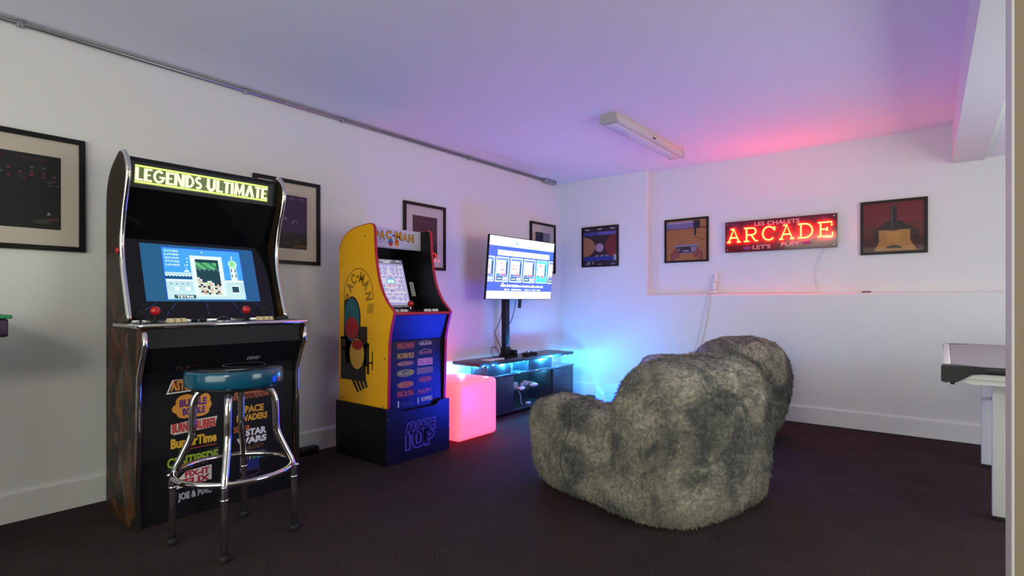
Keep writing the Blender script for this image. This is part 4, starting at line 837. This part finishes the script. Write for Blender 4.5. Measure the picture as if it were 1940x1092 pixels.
# ================================================================== conduit
CD = thing('electrical_conduit', 'grey metal conduit running along the top of the long wall to a junction box', 'conduit', (-3.36, 2.0, 2.31))
m = MB(); m.tube([(-3.366, -2.69, 2.311), (-3.366, 4.74, 2.311)], 0.0115, 12); m.build('pipe', STEEL, CD)
for y in (0.55, 1.59, 2.28, 3.6):
    m = MB(); m.rbox(-3.3798, -3.352, y-0.012, y+0.012, 2.294, 2.326, 0.004); m.build('clamp', STEEL, CD)
m = MB(); m.rbox(-3.3795, -3.325, 4.74, 4.95, 2.285, 2.3295, 0.006); bx = m.build('junction_box', STEEL, CD)
m = MB(); m.lathe([(0.014, 0), (0.017, 0.004), (0.017, 0.02), (0.014, 0.022)], (0, 0, 0), 14)
m.v = [Vector((-3.366+p.x, 4.718+p.z, 2.311+p.y)) for p in m.v]; m.build('coupling', STEEL, CD)

# ================================================================== glowing cubes
def glow(name, col, s, tilt):
    mm = mat(name, (0.28, 0.28, 0.28), 0.35)
    nt = mm.node_tree; N = nt.nodes; L = nt.links; b = N['Principled BSDF']
    tc = N.new('ShaderNodeTexCoord'); g = N.new('ShaderNodeVectorMath'); g.operation = 'LENGTH'
    sb = N.new('ShaderNodeVectorMath'); sb.operation = 'SUBTRACT'; sb.inputs[1].default_value = tilt
    L.new(tc.outputs['Object'], sb.inputs[0]); L.new(sb.outputs[0], g.inputs[0])
    mr = N.new('ShaderNodeMapRange'); mr.inputs[1].default_value = 0.15; mr.inputs[2].default_value = 0.45; mr.inputs[3].default_value = 1.15; mr.inputs[4].default_value = 0.85
    L.new(g.outputs['Value'], mr.inputs[0])
    cm = N.new('ShaderNodeMath'); cm.operation = 'MULTIPLY'; cm.inputs[1].default_value = s
    L.new(mr.outputs[0], cm.inputs[0]); L.new(cm.outputs[0], b.inputs['Emission Strength']); b.inputs['Emission Color'].default_value = (*col, 1)
    return mm
PINKG = glow('pink_glowing_plastic', (1.0, 0.036, 0.060), 4.5, (0, 0, 0.215))
CYANG = glow('cyan_glowing_plastic', (0.003, 0.034, 1.0), 17.0, (0, 0, 0.215))
def cube(label, loc, rz, s, mt):
    t = thing('glow_cube', label, 'lamp', loc, rz)
    m = MB(WM[t.name].copy()); m.rbox(-s/2, s/2, -s/2, s/2, 0.004, s+0.004, 0.035, seg=5); m.build('shell', mt, t)
    m = MB(WM[t.name].copy()); m.rbox(-s*0.3, s*0.3, -s*0.3, s*0.3, 0.0, 0.0045, 0.002); m.build('base_plate', WHITEP, t)
cube('pink glowing cube stool beside the yellow cabinet', (-2.935, 3.012, 0), 0, 0.43, PINKG)
cube('cyan glowing cube stool behind the nearer bean bag chair', (-1.79, 3.56, 0), math.radians(38.6), 0.40, CYANG)

# ================================================================== television stand
TS = thing('tv_stand', 'low black television stand with a raised shelf and blue light strips', 'tv stand', (-3.18, 4.1, 0))
STB = mat('black_stand_laminate', (0.026, 0.028, 0.034), 0.30, nscale=5, namt=0.2)
m = MB(); m.rbox(-3.338, -3.022, 3.355, 4.805, 0.472, 0.50, 0.003); tsf = m.build('shelf', STB, TS)
for a, b in ((3.50, 3.83), (4.09, 4.48)):
    m = MB(); m.rbox(-3.26, -3.07, a, b, 0.3705, 0.4715, 0.003); m.build('shelf_block', STB, TS)
m = MB(); m.rbox(-3.34, -3.03, 3.42, 4.825, 0.352, 0.370, 0.002); m.build('top_board', mat('glossy_black_glass', (0.05, 0.055, 0.065), 0.12, coat=0.6), TS)
m = MB(); m.rbox(-3.34, -3.035, 3.42, 4.825, 0.030, 0.046, 0.002); m.build('bottom_board', STB, TS)
m = MB(); m.box(-3.34, -3.33, 3.42, 4.825, 0.0465, 0.3515); m.build('back_board', STB, TS)
for y in (3.428, 3.83, 4.452, 4.81):
    m = MB(); m.box(-3.3295, -3.055, y-0.007, y+0.007, 0.0465, 0.3515); m.build('divider', STB, TS)
for a, b in ((3.423, 3.828), (4.452, 4.822)):
    m = MB(); m.rbox(-3.0545, -3.037, a, b, 0.048, 0.350, 0.002); m.build('door', STB, TS)
m = MB(); m.box(-3.325, -3.06, 3.838, 4.444, 0.199, 0.206); m.build('glass_shelf', GLASS, TS, label='clear glass shelf')
m = MB(); m.box(-3.30, -3.09, 3.5, 4.75, 0, 0.0295); m.build('plinth', BLACK, TS)
LEDM = mat('lit_led', (0.1, 0.1, 0.1), 0.5, emit=(0.45, 0.85, 1.0), estr=14); LEDM.name = 'glowing_led'
for x, y in ((-3.05, 3.425), (-3.04, 3.548), (-3.04, 4.668)):
    m = MB(); m.rbox(x-0.006, x+0.006, y-0.008, y+0.008, 0.466, 0.4715, 0.002); m.build('led', LEDM, tsf, label='bright blue-white light')
STRIPM = mat('lit_strip', (0.05, 0.05, 0.05), 0.5, emit=(0.06, 0.36, 1.0), estr=10); STRIPM.name = 'glowing_strip'
m = MB(); m.box(-3.334, -3.326, 3.40, 4.78, 0.4655, 0.4715); m.build('light_strip', STRIPM, tsf, label='blue light strip under the rear edge')
for y in (3.42, 3.75, 4.0, 4.3, 4.58): point('strip_light', (-3.29, y, 0.455), 8.0, LED, 0.015)
point('strip_light', (-3.14, 4.76, 0.455), 3.0, LED, 0.015)
point('led_light', (-3.00, 3.425, 0.462), 1.5, LED, 0.01); point('led_light', (-3.00, 3.548, 0.462), 1.5, LED, 0.01); point('led_light', (-2.96, 4.50, 0.462), 14, LED, 0.01)
for y in (3.72, 4.0, 4.3): point('front_strip_light', (-3.055, y, 0.455), 13.0, LED, 0.012)
point('end_fill_light', (-3.10, 4.85, 0.20), 3.0, LED, 0.02)  # added point lamp, widens the blue glow on the end wall
point('cabinet_light', (-3.20, 4.38, 0.335), 2.2, (0.10, 0.60, 1.0), 0.02)

# ================================================================== television on its own mount
TM = thing('tv_mount', 'black column television mount clamped on the stand shelf', 'tv mount', (-3.24, 3.96, 0.5))
m = MB(); m.rbox(-3.285, -3.165, 3.90, 4.05, 0.5005, 0.510, 0.003); m.build('base_plate', BLACKP, TM)
m = MB(); m.rbox(-3.275, -3.205, 3.925, 4.0, 0.510, 0.585, 0.004); m.build('foot_block', BLACKP, TM)
m = MB(); m.rbox(-3.225, -3.165, 4.005, 4.045, 0.5105, 0.560, 0.003); m.build('side_bracket', BLACKP, TM)
m = MB(); m.rbox(-3.265, -3.215, 3.928, 3.992, 0.585, 1.40, 0.004); col = m.build('column', BLACKP, TM)
m = MB().frame((-3.2145, 3.96, 0.60), (0, 1, 0), (0, 0, 1)); m.poly([(-0.02, -0.002), (-0.012, 0.016), (-0.006, 0.010), (-0.012, -0.008)], 0.0004, '#b8b4c0'); m.poly([(-0.004, -0.004), (0.014, 0.018), (0.018, 0.010), (0.004, -0.010)], 0.0004, '#b8b4c0'); m.build('logo_mark', PRINT, col)
m = MB(); m.box(-3.2145, -3.150, 3.93, 3.99, 1.20, 1.40); m.build('tilt_arm', BLACKP, TM)
for y in (3.86, 4.06):
    m = MB(); m.add([(x+dx, yy, z) for (x, z) in ((-3.160, 0.955), (-3.118, 1.42)) for dx in (-0.012, 0.0) for yy in (y, y+0.035)], [(0, 1, 3, 2), (4, 6, 7, 5), (0, 4, 5, 1), (2, 3, 7, 6), (0, 2, 6, 4), (1, 5, 7, 3)]); m.build('bracket_rail', BLACKP, TM)
TV = thing('television', 'flat television with a bright game menu, tilted forward above the black stand', 'television', (-3.09, 4.007, 1.03))
tv_v = Vector((0.05, 0, 0.561)).normalized(); tvn = Vector((0, 1, 0)).cross(tv_v); TW, TH = 0.985, 0.563
def tvbox(m, u0, u1, v0, v1, w0, w1, r):
    m.frame((-3.1, 3.5145, 1.035), (0, 1, 0), tv_v); m.rbox(u0, u1, v0, v1, w0, w1, r)
m = MB(); tvbox(m, 0, TW, 0, TH, -0.022, 0.0, 0.003); m.build('casing', BLACKP, TV)
m = MB(); tvbox(m, 0.2, TW-0.2, 0.06, TH-0.12, -0.034, -0.022, 0.003); m.build('rear_housing', BLACKP, TV)
m = MB().frame(Vector((-3.1, 3.5145, 1.035))+tvn*0.0008, (0, 1, 0), tv_v)
bz_ = 0.007; W_, H_ = TW-2*bz_, TH-2*bz_
def tq(u0, v0, u1, v1, c, z=0.0): m.quad(bz_+u0*W_, bz_+v0*H_, bz_+u1*W_, bz_+v1*H_, z, c)
def tt(s, u0, v0, u1, v1, c, z=0.0012, off=0.02): m.text(s, bz_+u0*W_, bz_+v0*H_, bz_+u1*W_, bz_+v1*H_, z, c, off)
tq(0, 0, 1, 1, (0.032, 0.085, 1.3)); tq(0, 0, 1, 0.5, (0.045, 0.080, 1.3), 0.0001); tq(0, 0.85, 1, 1, '#f6fbff', 0.0003); tq(0, 0, 1, 0.125, '#eefaff', 0.0003)
for i, c in enumerate(('#5fb9a0', '#d8dde6', '#d2d8e2', '#c8d2e0', '#c4cede')): m.ellipse(bz_+(0.385+0.072*i)*W_, bz_+0.915*H_, 0.016*W_, 0.03*H_, 0.0006, c, 16)
tq(0.12, 0.70, 0.93, 0.785, '#f6fdff', 0.0003)
for i in range(6):
    u0 = -0.10+0.205*i+0.0; u1 = u0+0.185
    a, b = max(u0, 0.0), min(u1, 1.0)
    hl = i == 4
    tq(a, 0.275, b, 0.675, '#a6ffff' if hl else '#dff6ff', 0.0004); tq(max(a, u0+0.008), 0.29, min(b, u1-0.008), 0.66, '#40c8d0' if hl else '#5a7ab0', 0.0006)
    ca, cb = max(0, u0+0.018), min(1, u1-0.045)
    if cb > ca:
        tq(ca, 0.40, cb, 0.62, '#fff2ee', 0.0008)
        R = random.Random(20+i); pal = (['#ff5a7a', '#ffc2c8', '#ffffff', '#ff8aa0'], ['#ff7aa0', '#ffd8e0', '#c8f2ff', '#ffffff'], ['#fff6e8', '#fff0e0', '#ffffff', '#ffe8d8'], ['#9fe8ff', '#ffd0d8', '#ffffff', '#c8fff0'], ['#ff5a78', '#ffb0b8', '#c8f6ff', '#fff'+'fff'], ['#d8f0d0', '#ffffff', '#fff0d8', '#c8d0e0'])[i]
        for k in range(16):
            ru = ca+R.random()*(cb-ca)*0.8; rv = 0.42+R.random()*0.16; tq(ru, rv, min(cb, ru+0.03), rv+0.03, R.choice(pal), 0.0009+0.00001*k)
        tq(lp(ca, cb, 0.45), 0.385, cb, 0.41, '#ff5a6e', 0.0014); tq(ca, 0.385, lp(ca, cb, 0.3), 0.405, '#2a4a7a', 0.0014)
        tq(cb+0.004, 0.40, min(b, cb+0.022), 0.60, '#1c3f66', 0.0008)
        if not hl:
            tq(ca-0.006 if ca > 0.006 else 0, 0.30, min(b, u1-0.014), 0.355, '#15415f', 0.0009)
            for k in range(4): m.ellipse(bz_+min(0.99, u0+0.03+0.016*k)*W_ if u0 > 0 else bz_+0.01*W_, bz_+0.327*H_, 0.006*W_, 0.012*H_, 0.0011, '#d8f2ff', 8)
            if u1 <= 1.0: tq(u0+0.102, 0.305, u0+0.128, 0.35, '#e8fbff', 0.0011); tq(u0+0.136, 0.305, u0+0.165, 0.35, '#e8fbff', 0.0011)
tt('ZELDA', 0.335, 0.48, 0.435, 0.56, '#e03a4a', 0.0016)
R = random.Random(9); u = 0.19
m.poly([(bz_+0.20*W_, bz_+0.255*H_), (bz_+0.23*W_, bz_+0.255*H_), (bz_+0.215*W_, bz_+0.225*H_)], 0.0006, '#e8faff')
while u < 0.85:
    ww = R.uniform(0.008, 0.02); tq(u, 0.195, u+ww, 0.195+R.uniform(0.025, 0.04), '#eef8ff', 0.0006); u += ww+R.choice([0.003, 0.003, 0.010])
for a, b in ((0.25, 0.32), (0.355, 0.50), (0.55, 0.62), (0.64, 0.66), (0.68, 0.73), (0.75, 0.81)): tq(a, 0.142, b, 0.160, '#dcecff', 0.0006)
for u in (0.255, 0.36): m.poly([(bz_+(u-0.012)*W_, bz_+0.152*H_), (bz_+u*W_, bz_+0.132*H_), (bz_+(u+0.012)*W_, bz_+0.152*H_), (bz_+u*W_, bz_+0.172*H_)], 0.0008, '#ffffff')
tq(0.12, 0.095, 0.36, 0.105, '#cfe0e8', 0.0006); tq(0.68, 0.10, 0.9, 0.108, '#d8eaf0', 0.0006)
m.build('picture', LITTV, TV, label='bright lit screen picture')
def cable(label, pts, r=0.0035, mt=BLACKP, nm='cable'):
    m = MB(); m.tube(smooth_path(pts, 7), r, 6); tag(m.build(nm, mt), label, 'cable')
cable('black cable bending out left of the mount column below the television', [(-3.24, 3.915, 1.03), (-3.24, 3.905, 0.93), (-3.24, 3.885, 0.85), (-3.24, 3.835, 0.775), (-3.24, 3.80, 0.735), (-3.24, 3.83, 0.68), (-3.245, 3.88, 0.61), (-3.25, 3.908, 0.56), (-3.26, 3.9, 0.513)])
cable('black cable running from the television down behind the mount column', [(-3.185, 4.045, 1.03), (-3.20, 4.042, 0.93), (-3.23, 4.03, 0.83), (-3.262, 4.01, 0.77), (-3.28, 3.99, 0.68), (-3.285, 3.98, 0.56), (-3.292, 3.98, 0.51)])
cable('thin black cable looped on the stand shelf beside the mount', [(-3.25, 3.885, 0.512), (-3.25, 3.86, 0.565), (-3.245, 3.80, 0.60), (-3.24, 3.76, 0.59), (-3.24, 3.755, 0.55), (-3.245, 3.79, 0.515), (-3.25, 3.83, 0.505)], 0.003)
cable('short cable dangling under the left end of the stand shelf', [(-3.08, 3.37, 0.468), (-3.085, 3.36, 0.43), (-3.09, 3.345, 0.40), (-3.09, 3.34, 0.385)], 0.003)

def gamepad(label, loc, rz, mt, s=1.0, group=None):
    t = thing('game_controller', label, 'game controller', loc, rz, group); A = WM[t.name].copy()
    m = MB(A); m.rbox(-0.055*s, 0.055*s, -0.028*s, 0.028*s, 0.004*s, 0.026*s, 0.010*s)
    for q_ in (-1, 1): m.ball((q_*0.052*s, -0.022*s, 0.016*s), (0.022*s, 0.040*s, 0.015*s), 12)
    b = m.build('shell', mt, t)
    for q_ in (-0.028, 0.026):
        m = MB(A); m.lathe([(0.007*s, 0.024*s), (0.006*s, 0.033*s), (0.010*s, 0.034*s), (0.010*s, 0.037*s), (0.004*s, 0.037*s)], (q_*s, -0.012*s, 0), 12); m.build('thumbstick', BLACKP, b)
    m = MB(A); m.box(-0.045*s, -0.030*s, 0.008*s, 0.012*s, 0.025*s, 0.028*s); m.box(-0.040*s, -0.035*s, 0.003*s, 0.017*s, 0.025*s, 0.0281*s); m.build('direction_pad', BLACKP, b)
gamepad('black game controller lying on the stand shelf near its middle', (-3.12, 4.15, 0.5005), 1.4, BLACKP, 1.15)
RM = thing('remote_control', 'pale slim remote control lying on the left of the stand shelf', 'remote', (-3.10, 3.64, 0.5005), 1.45)
m = MB(WM[RM.name].copy()); m.rbox(-0.10, 0.10, -0.022, 0.022, 0, 0.016, 0.006); rb = m.build('body', WHITEP, RM)
for k in range(4):
    m = MB(WM[RM.name].copy()); m.lathe([(0.006, 0.0155), (0.005, 0.0185)], (-0.06+0.035*k, 0, 0), 10); m.build('button', BLACKP, rb)
m = MB(); m.rbox(-3.17, -3.06, 3.53, 3.60, 0.5005, 0.512, 0.003); tag(m.build('card_case', WHITEP), 'thin pale game case beside the slim remote on the stand', 'case')
# white controllers tangled on the glass shelf
gamepad('white game controller at the left of the pile on the glass shelf', (-3.10, 3.95, 0.2065), 0.3, WHITEP, 1.2)
gamepad('white game controller at the right of the pile on the glass shelf', (-3.12, 4.23, 0.2065), -0.5, WHITEP, 1.1)
t = thing('game_console', 'small white game console behind the tangled cable on the glass shelf', 'game console', (-3.2, 3.96, 0.2065))
m = MB(); m.rbox(-3.27, -3.165, 3.88, 4.06, 0.2085, 0.255, 0.012); cb = m.build('body', WHITEP, t)
m = MB(); m.rbox(-3.24, -3.19, 3.92, 4.02, 0.255, 0.262, 0.003); m.build('lid', WHITEP, cb)
R = random.Random(4); pts = []
for i in range(26):
    a = i*1.13; pts.append((-3.13+0.035*math.cos(a*1.3)*R.uniform(0.5, 1.2), 4.10+0.065*math.sin(a)*R.uniform(0.6, 1.2), 0.214+0.010*(i % 5)+0.02*R.random()))
m = MB(); m.tube(smooth_path(pts, 5), 0.0045, 6); tag(m.build('cable_bundle', WHITEP), 'white cable tangle between the controllers on the glass shelf', 'cable')
m = MB(); m.tube(smooth_path([(-3.12, 3.97, 0.20), (-3.09, 3.985, 0.17), (-3.085, 3.99, 0.13), (-3.09, 4.0, 0.10), (-3.10, 4.02, 0.07), (-3.11, 4.05, 0.051)], 5), 0.003, 6); tag(m.build('dangling_cable', WHITEP), 'white cable end hanging below the glass shelf in the stand', 'cable')
m = MB(); m.rbox(-3.13, -3.10, 4.12, 4.17, 0.0465, 0.062, 0.004); tag(m.build('small_charger', WHITEP), 'small pale charger lying on the bottom board of the stand', 'charger')

# ================================================================== small floor things
PS = thing('power_strip', 'black power strip on the floor by the skirting board, left of the yellow cabinet', 'power strip', (-3.32, 1.985, 0))
m = MB(); m.rbox(-3.352, -3.285, 1.915, 2.05, 0.0005, 0.052, 0.012); b = m.build('body', BLACKP, PS)
for y in (1.95, 1.985):
    m = MB(); m.rbox(-3.2855, -3.281, y-0.012, y+0.012, 0.015, 0.038, 0.002); m.build('socket', BLACKG, b)
m = MB(); m.rbox(-3.286, -3.281, 2.022, 2.032, 0.022, 0.032, 0.001); m.build('switch', REDP, b)
PB = thing('plug_box', 'dark plug box on the floor behind the right end of the stand', 'plug', (-2.95, 5.0, 0))
m = MB(); m.rbox(-2.98, -2.84, 4.955, 5.03, 0.0005, 0.03, 0.006); b = m.build('body', BLACKP, PB)
m = MB(); m.rbox(-2.838, -2.80, 4.97, 5.01, 0.002, 0.04, 0.006); m.build('plug', WHITEP, b)
cable('white cord lying on the floor along the end wall, by the dark plug box', [(-2.80, 4.99, 0.02), (-2.72, 5.02, 0.006), (-2.6, 5.03, 0.006), (-2.45, 5.0, 0.006), (-2.2, 5.03, 0.006), (-1.95, 5.05, 0.006)], 0.0045, CORDW, 'floor_cord')

# ================================================================== air hockey style table at the right
GT = thing('game_table', 'white-legged air hockey table with black corners, partly hidden by the wall edge', 'game table', (0.35, 3.85, 0))
tx0, tx1, ty0, ty1, tz = -0.02, 0.80, 3.05, 4.66, 0.742
GREYT = mat('grey_playfield', (0.30, 0.28, 0.30), 0.4, nscale=5, namt=0.03)
m = MB(); m.box(tx0+0.035, tx1-0.035, ty0+0.012, ty1-0.012, tz-0.016, tz-0.004); m.build('playfield', GREYT, GT)
for x in (tx0, tx1-0.036):
    m = MB(); m.rbox(x+0.003, x+0.033, ty0+0.07, ty1-0.07, tz-0.055, tz-0.001, 0.004); m.build('side_rail', WHITEP, GT)
for y in (ty0, ty1-0.012):
    m = MB(); m.rbox(tx0+0.06, tx1-0.06, y, y+0.012, tz-0.034, tz-0.003, 0.003); m.build('end_rail', BLACKP, GT)
for x, sxn in ((tx0, 1), (tx1, -1)):
    for y, syn in ((ty0, 1), (ty1, -1)):
        m = MB()
        o = [(0, -0.072), (0, -0.012), (0.006, -0.003), (0.15, -0.003), (0.15, -0.032), (0.105, -0.038), (0.055, -0.074), (0.012, -0.078)]
        n = len(o); ya, yb = y, y+syn*0.085
        m.add([(x+sxn*p[0], ya-syn*0.002, tz+p[1]) for p in o]+[(x+sxn*p[0]*(0.36 if p[0] > 0.05 else 1), yb, tz+p[1]) for p in o], [tuple(range(n)), tuple(range(2*n-1, n-1, -1))]+[(i, n+i, n+(i+1) % n, (i+1) % n) for i in range(n)])
        m.build('corner_cap', BLACKP, GT, label='black moulded corner')
m = MB(); m.prism([(tx0+0.04, tz-0.058), (tx1-0.04, tz-0.058), (tx1-0.10, tz-0.082), (tx0+0.10, tz-0.082)], ty0+0.03, ty1-0.03)
m.prism([(tx0+0.04, tz-0.0165), (tx1-0.04, tz-0.0165), (tx1-0.04, tz-0.058), (tx0+0.04, tz-0.058)], ty0+0.016, ty1-0.016); m.build('apron', WHITEP, GT)
for y in (3.395, 4.43):
    for x in (0.165, 0.55):
        m = MB(); m.rbox(x, x+0.085, y-0.02, y+0.02, 0.02, tz-0.083, 0.003); lg = m.build('leg', WHITEP, GT)
        m = MB(); m.rbox(x+0.012, x+0.073, y-0.018, y+0.018, 0.0, 0.02, 0.003); m.build('leg_foot', RUBBER, lg)
for y in (3.395, 4.43):
    m = MB(); m.box(0.2505, 0.5495, y-0.012, y+0.012, 0.30, 0.42); m.build('cross_panel', WHITEP, GT)
m = MB(); m.tube([(0.218, 4.40, 0.43), (0.218, 4.32, 0.43), (0.218, 4.26, 0.40), (0.225, 4.18, 0.26), (0.225, 4.12, 0.10)], 0.010, 8); m.build('folding_brace', mat('brown_brace', (0.10, 0.06, 0.06), 0.4), GT)
m = MB(); m.lathe([(0.008, 0), (0.008, 0.01)], (0, 0, 0), 10); m.v = [Vector((0.02+p.x, 3.07+p.y, tz-0.086+p.z)) for p in m.v]; m.build('corner_stud', RUBBER, GT)

# ================================================================== plush bean bag chairs
def squircle(bm, c, r, e=3.0, seg=28):
    rings = seg//2; vs_ = []
    def sp(x, p): return math.copysign(abs(x)**p, x)
    p = 2.0/e
    for i in range(rings+1):
        t = -PI/2+PI*i/rings
        for k in range(seg):
            a = 2*PI*k/seg
            vs_.append(bm.verts.new((c[0]+r[0]*sp(math.cos(t), p)*sp(math.cos(a), p), c[1]+r[1]*sp(math.cos(t), p)*sp(math.sin(a), p), c[2]+r[2]*sp(math.sin(t), p))))
    for i in range(rings):
        for k in range(seg):
            try: bm.faces.new((vs_[i*seg+k], vs_[i*seg+(k+1) % seg], vs_[(i+1)*seg+(k+1) % seg], vs_[(i+1)*seg+k]))
            except ValueError: pass
def bean_mesh(seed, lumps, extra=None):
    bm = bmesh.new()
    for c, r, e in lumps: squircle(bm, c, r, e)
    bmesh.ops.remove_doubles(bm, verts=bm.verts, dist=1e-5); bmesh.ops.recalc_face_normals(bm, faces=bm.faces)
    me = bpy.data.meshes.new('tmp'); bm.to_mesh(me); bm.free()
    o = bpy.data.objects.new('tmp', me); COL.objects.link(o)
    r = o.modifiers.new('r', 'REMESH'); r.mode = 'VOXEL'; r.voxel_size = 0.016
    s = o.modifiers.new('s', 'SMOOTH'); s.iterations = 14; s.factor = 0.6
    dg = bpy.context.evaluated_depsgraph_get(); dg.update()
    out = bpy.data.meshes.new_from_object(o.evaluated_get(dg)); bpy.data.objects.remove(o); bpy.data.meshes.remove(me)
    for v in out.vertices:
        p = v.co.copy(); nrm = v.normal.copy()
        d = 0.020*noise.noise(p*3.1+Vector((seed, 0, 0)))+0.009*noise.noise(p*8+Vector((0, seed, 0)))
        q_ = Vector((p.x*9, p.y*9, p.z*26)); d += 0.006*noise.noise(q_+Vector((seed, seed, 0)))*max(0, 1-abs(p.z-0.2)*2.2)
        d += 0.0022*noise.noise(p*38)
        p += nrm*d
        if p.z < 0.03: p.z = max(0.0, 0.03*(p.z/0.03)) if p.z > 0 else 0.0
        v.co = p
    out.polygons.foreach_set('use_smooth', [True]*len(out.polygons))
    return out
def bean(label, loc, rz, seed, lumps, seams):
    t = thing('bean_bag_chair', label, 'bean bag', loc, rz, 'plush bean bag chairs')
    me = bean_mesh(seed, lumps); me.materials.append(FUR)
    o = bpy.data.objects.new('cover', me); COL.objects.link(o); o.parent = t; WM[o.name] = WM[t.name]
    pm = o.modifiers.new('fur', 'PARTICLE_SYSTEM'); ps = pm.particle_system.settings
    ps.type = 'HAIR'; ps.count = 42000; ps.hair_length = 0.010; ps.hair_step = 3; ps.render_step = 2; ps.display_step = 2; pm.particle_system.seed = int(seed*10)
    ps.emit_from = 'FACE'; ps.use_modifier_stack = False; ps.distribution = 'RAND'
    ps.normal_factor = 0.0022; ps.brownian_factor = 0.0022; ps.factor_random = 0.0030; ps.object_align_factor = (0.0, 0.0, -0.0015)
    ps.child_type = 'INTERPOLATED'; ps.child_percent = 6; ps.rendered_child_count = 6; ps.child_length = 1.0; ps.roughness_1 = 0.003; ps.roughness_1_size = 0.03; ps.roughness_2 = 0.002; ps.clump_factor = 0.35
    ps.root_radius = 0.9; ps.tip_radius = 0.15; ps.radius_scale = 0.0011
    bpy.context.view_layer.update()
    for pts in seams:
        path = []
        for org, dr in pts:
            ok, hit, nn, _ = o.ray_cast(Vector(org), Vector(dr))
            if ok: path.append(WM[t.name] @ (hit+nn*0.0006))
        if len(path) > 2:
            m = MB(); m.tube(path, 0.0028, 5); m.build('seam', mat('dark_seam_thread', (0.02, 0.02, 0.018), 0.9), o, label='dark seam in the plush')
    return t
L1 = [((0.0, 0.0, 0.185), (0.55, 0.465, 0.225), 4.2), ((0.315, 0.0, 0.37), (0.225, 0.45, 0.375), 3.4), ((0.25, 0.0, 0.30), (0.26, 0.455, 0.26), 3.2),
      ((-0.16, -0.325, 0.245), (0.385, 0.135, 0.25), 3.6), ((-0.16, 0.325, 0.245), (0.385, 0.135, 0.25), 3.4)]
sm = [[((-0.13+0.03*math.sin(k*0.4)-0.0015*k, -1.5, 0.46-0.022*k), (0, 1, 0)) for k in range(21)]]
bean('grey-brown plush bean bag chair, the nearer and larger of the two', (-1.285, 2.79, 0), math.radians(-17), 1.7, L1, sm)
L2 = [((0.0, 0.0, 0.20), (0.48, 0.42, 0.215), 3.2), ((0.30, 0.0, 0.39), (0.21, 0.42, 0.37), 2.6), ((0.24, 0.0, 0.30), (0.24, 0.43, 0.26), 2.8),
      ((-0.10, -0.31, 0.30), (0.38, 0.14, 0.30), 3.0), ((-0.14, 0.31, 0.245), (0.36, 0.13, 0.25), 3.2)]
bean('darker plush bean bag chair behind the first, near the end wall', (-1.47, 4.38, 0), math.radians(-30), 5.2, L2, [])
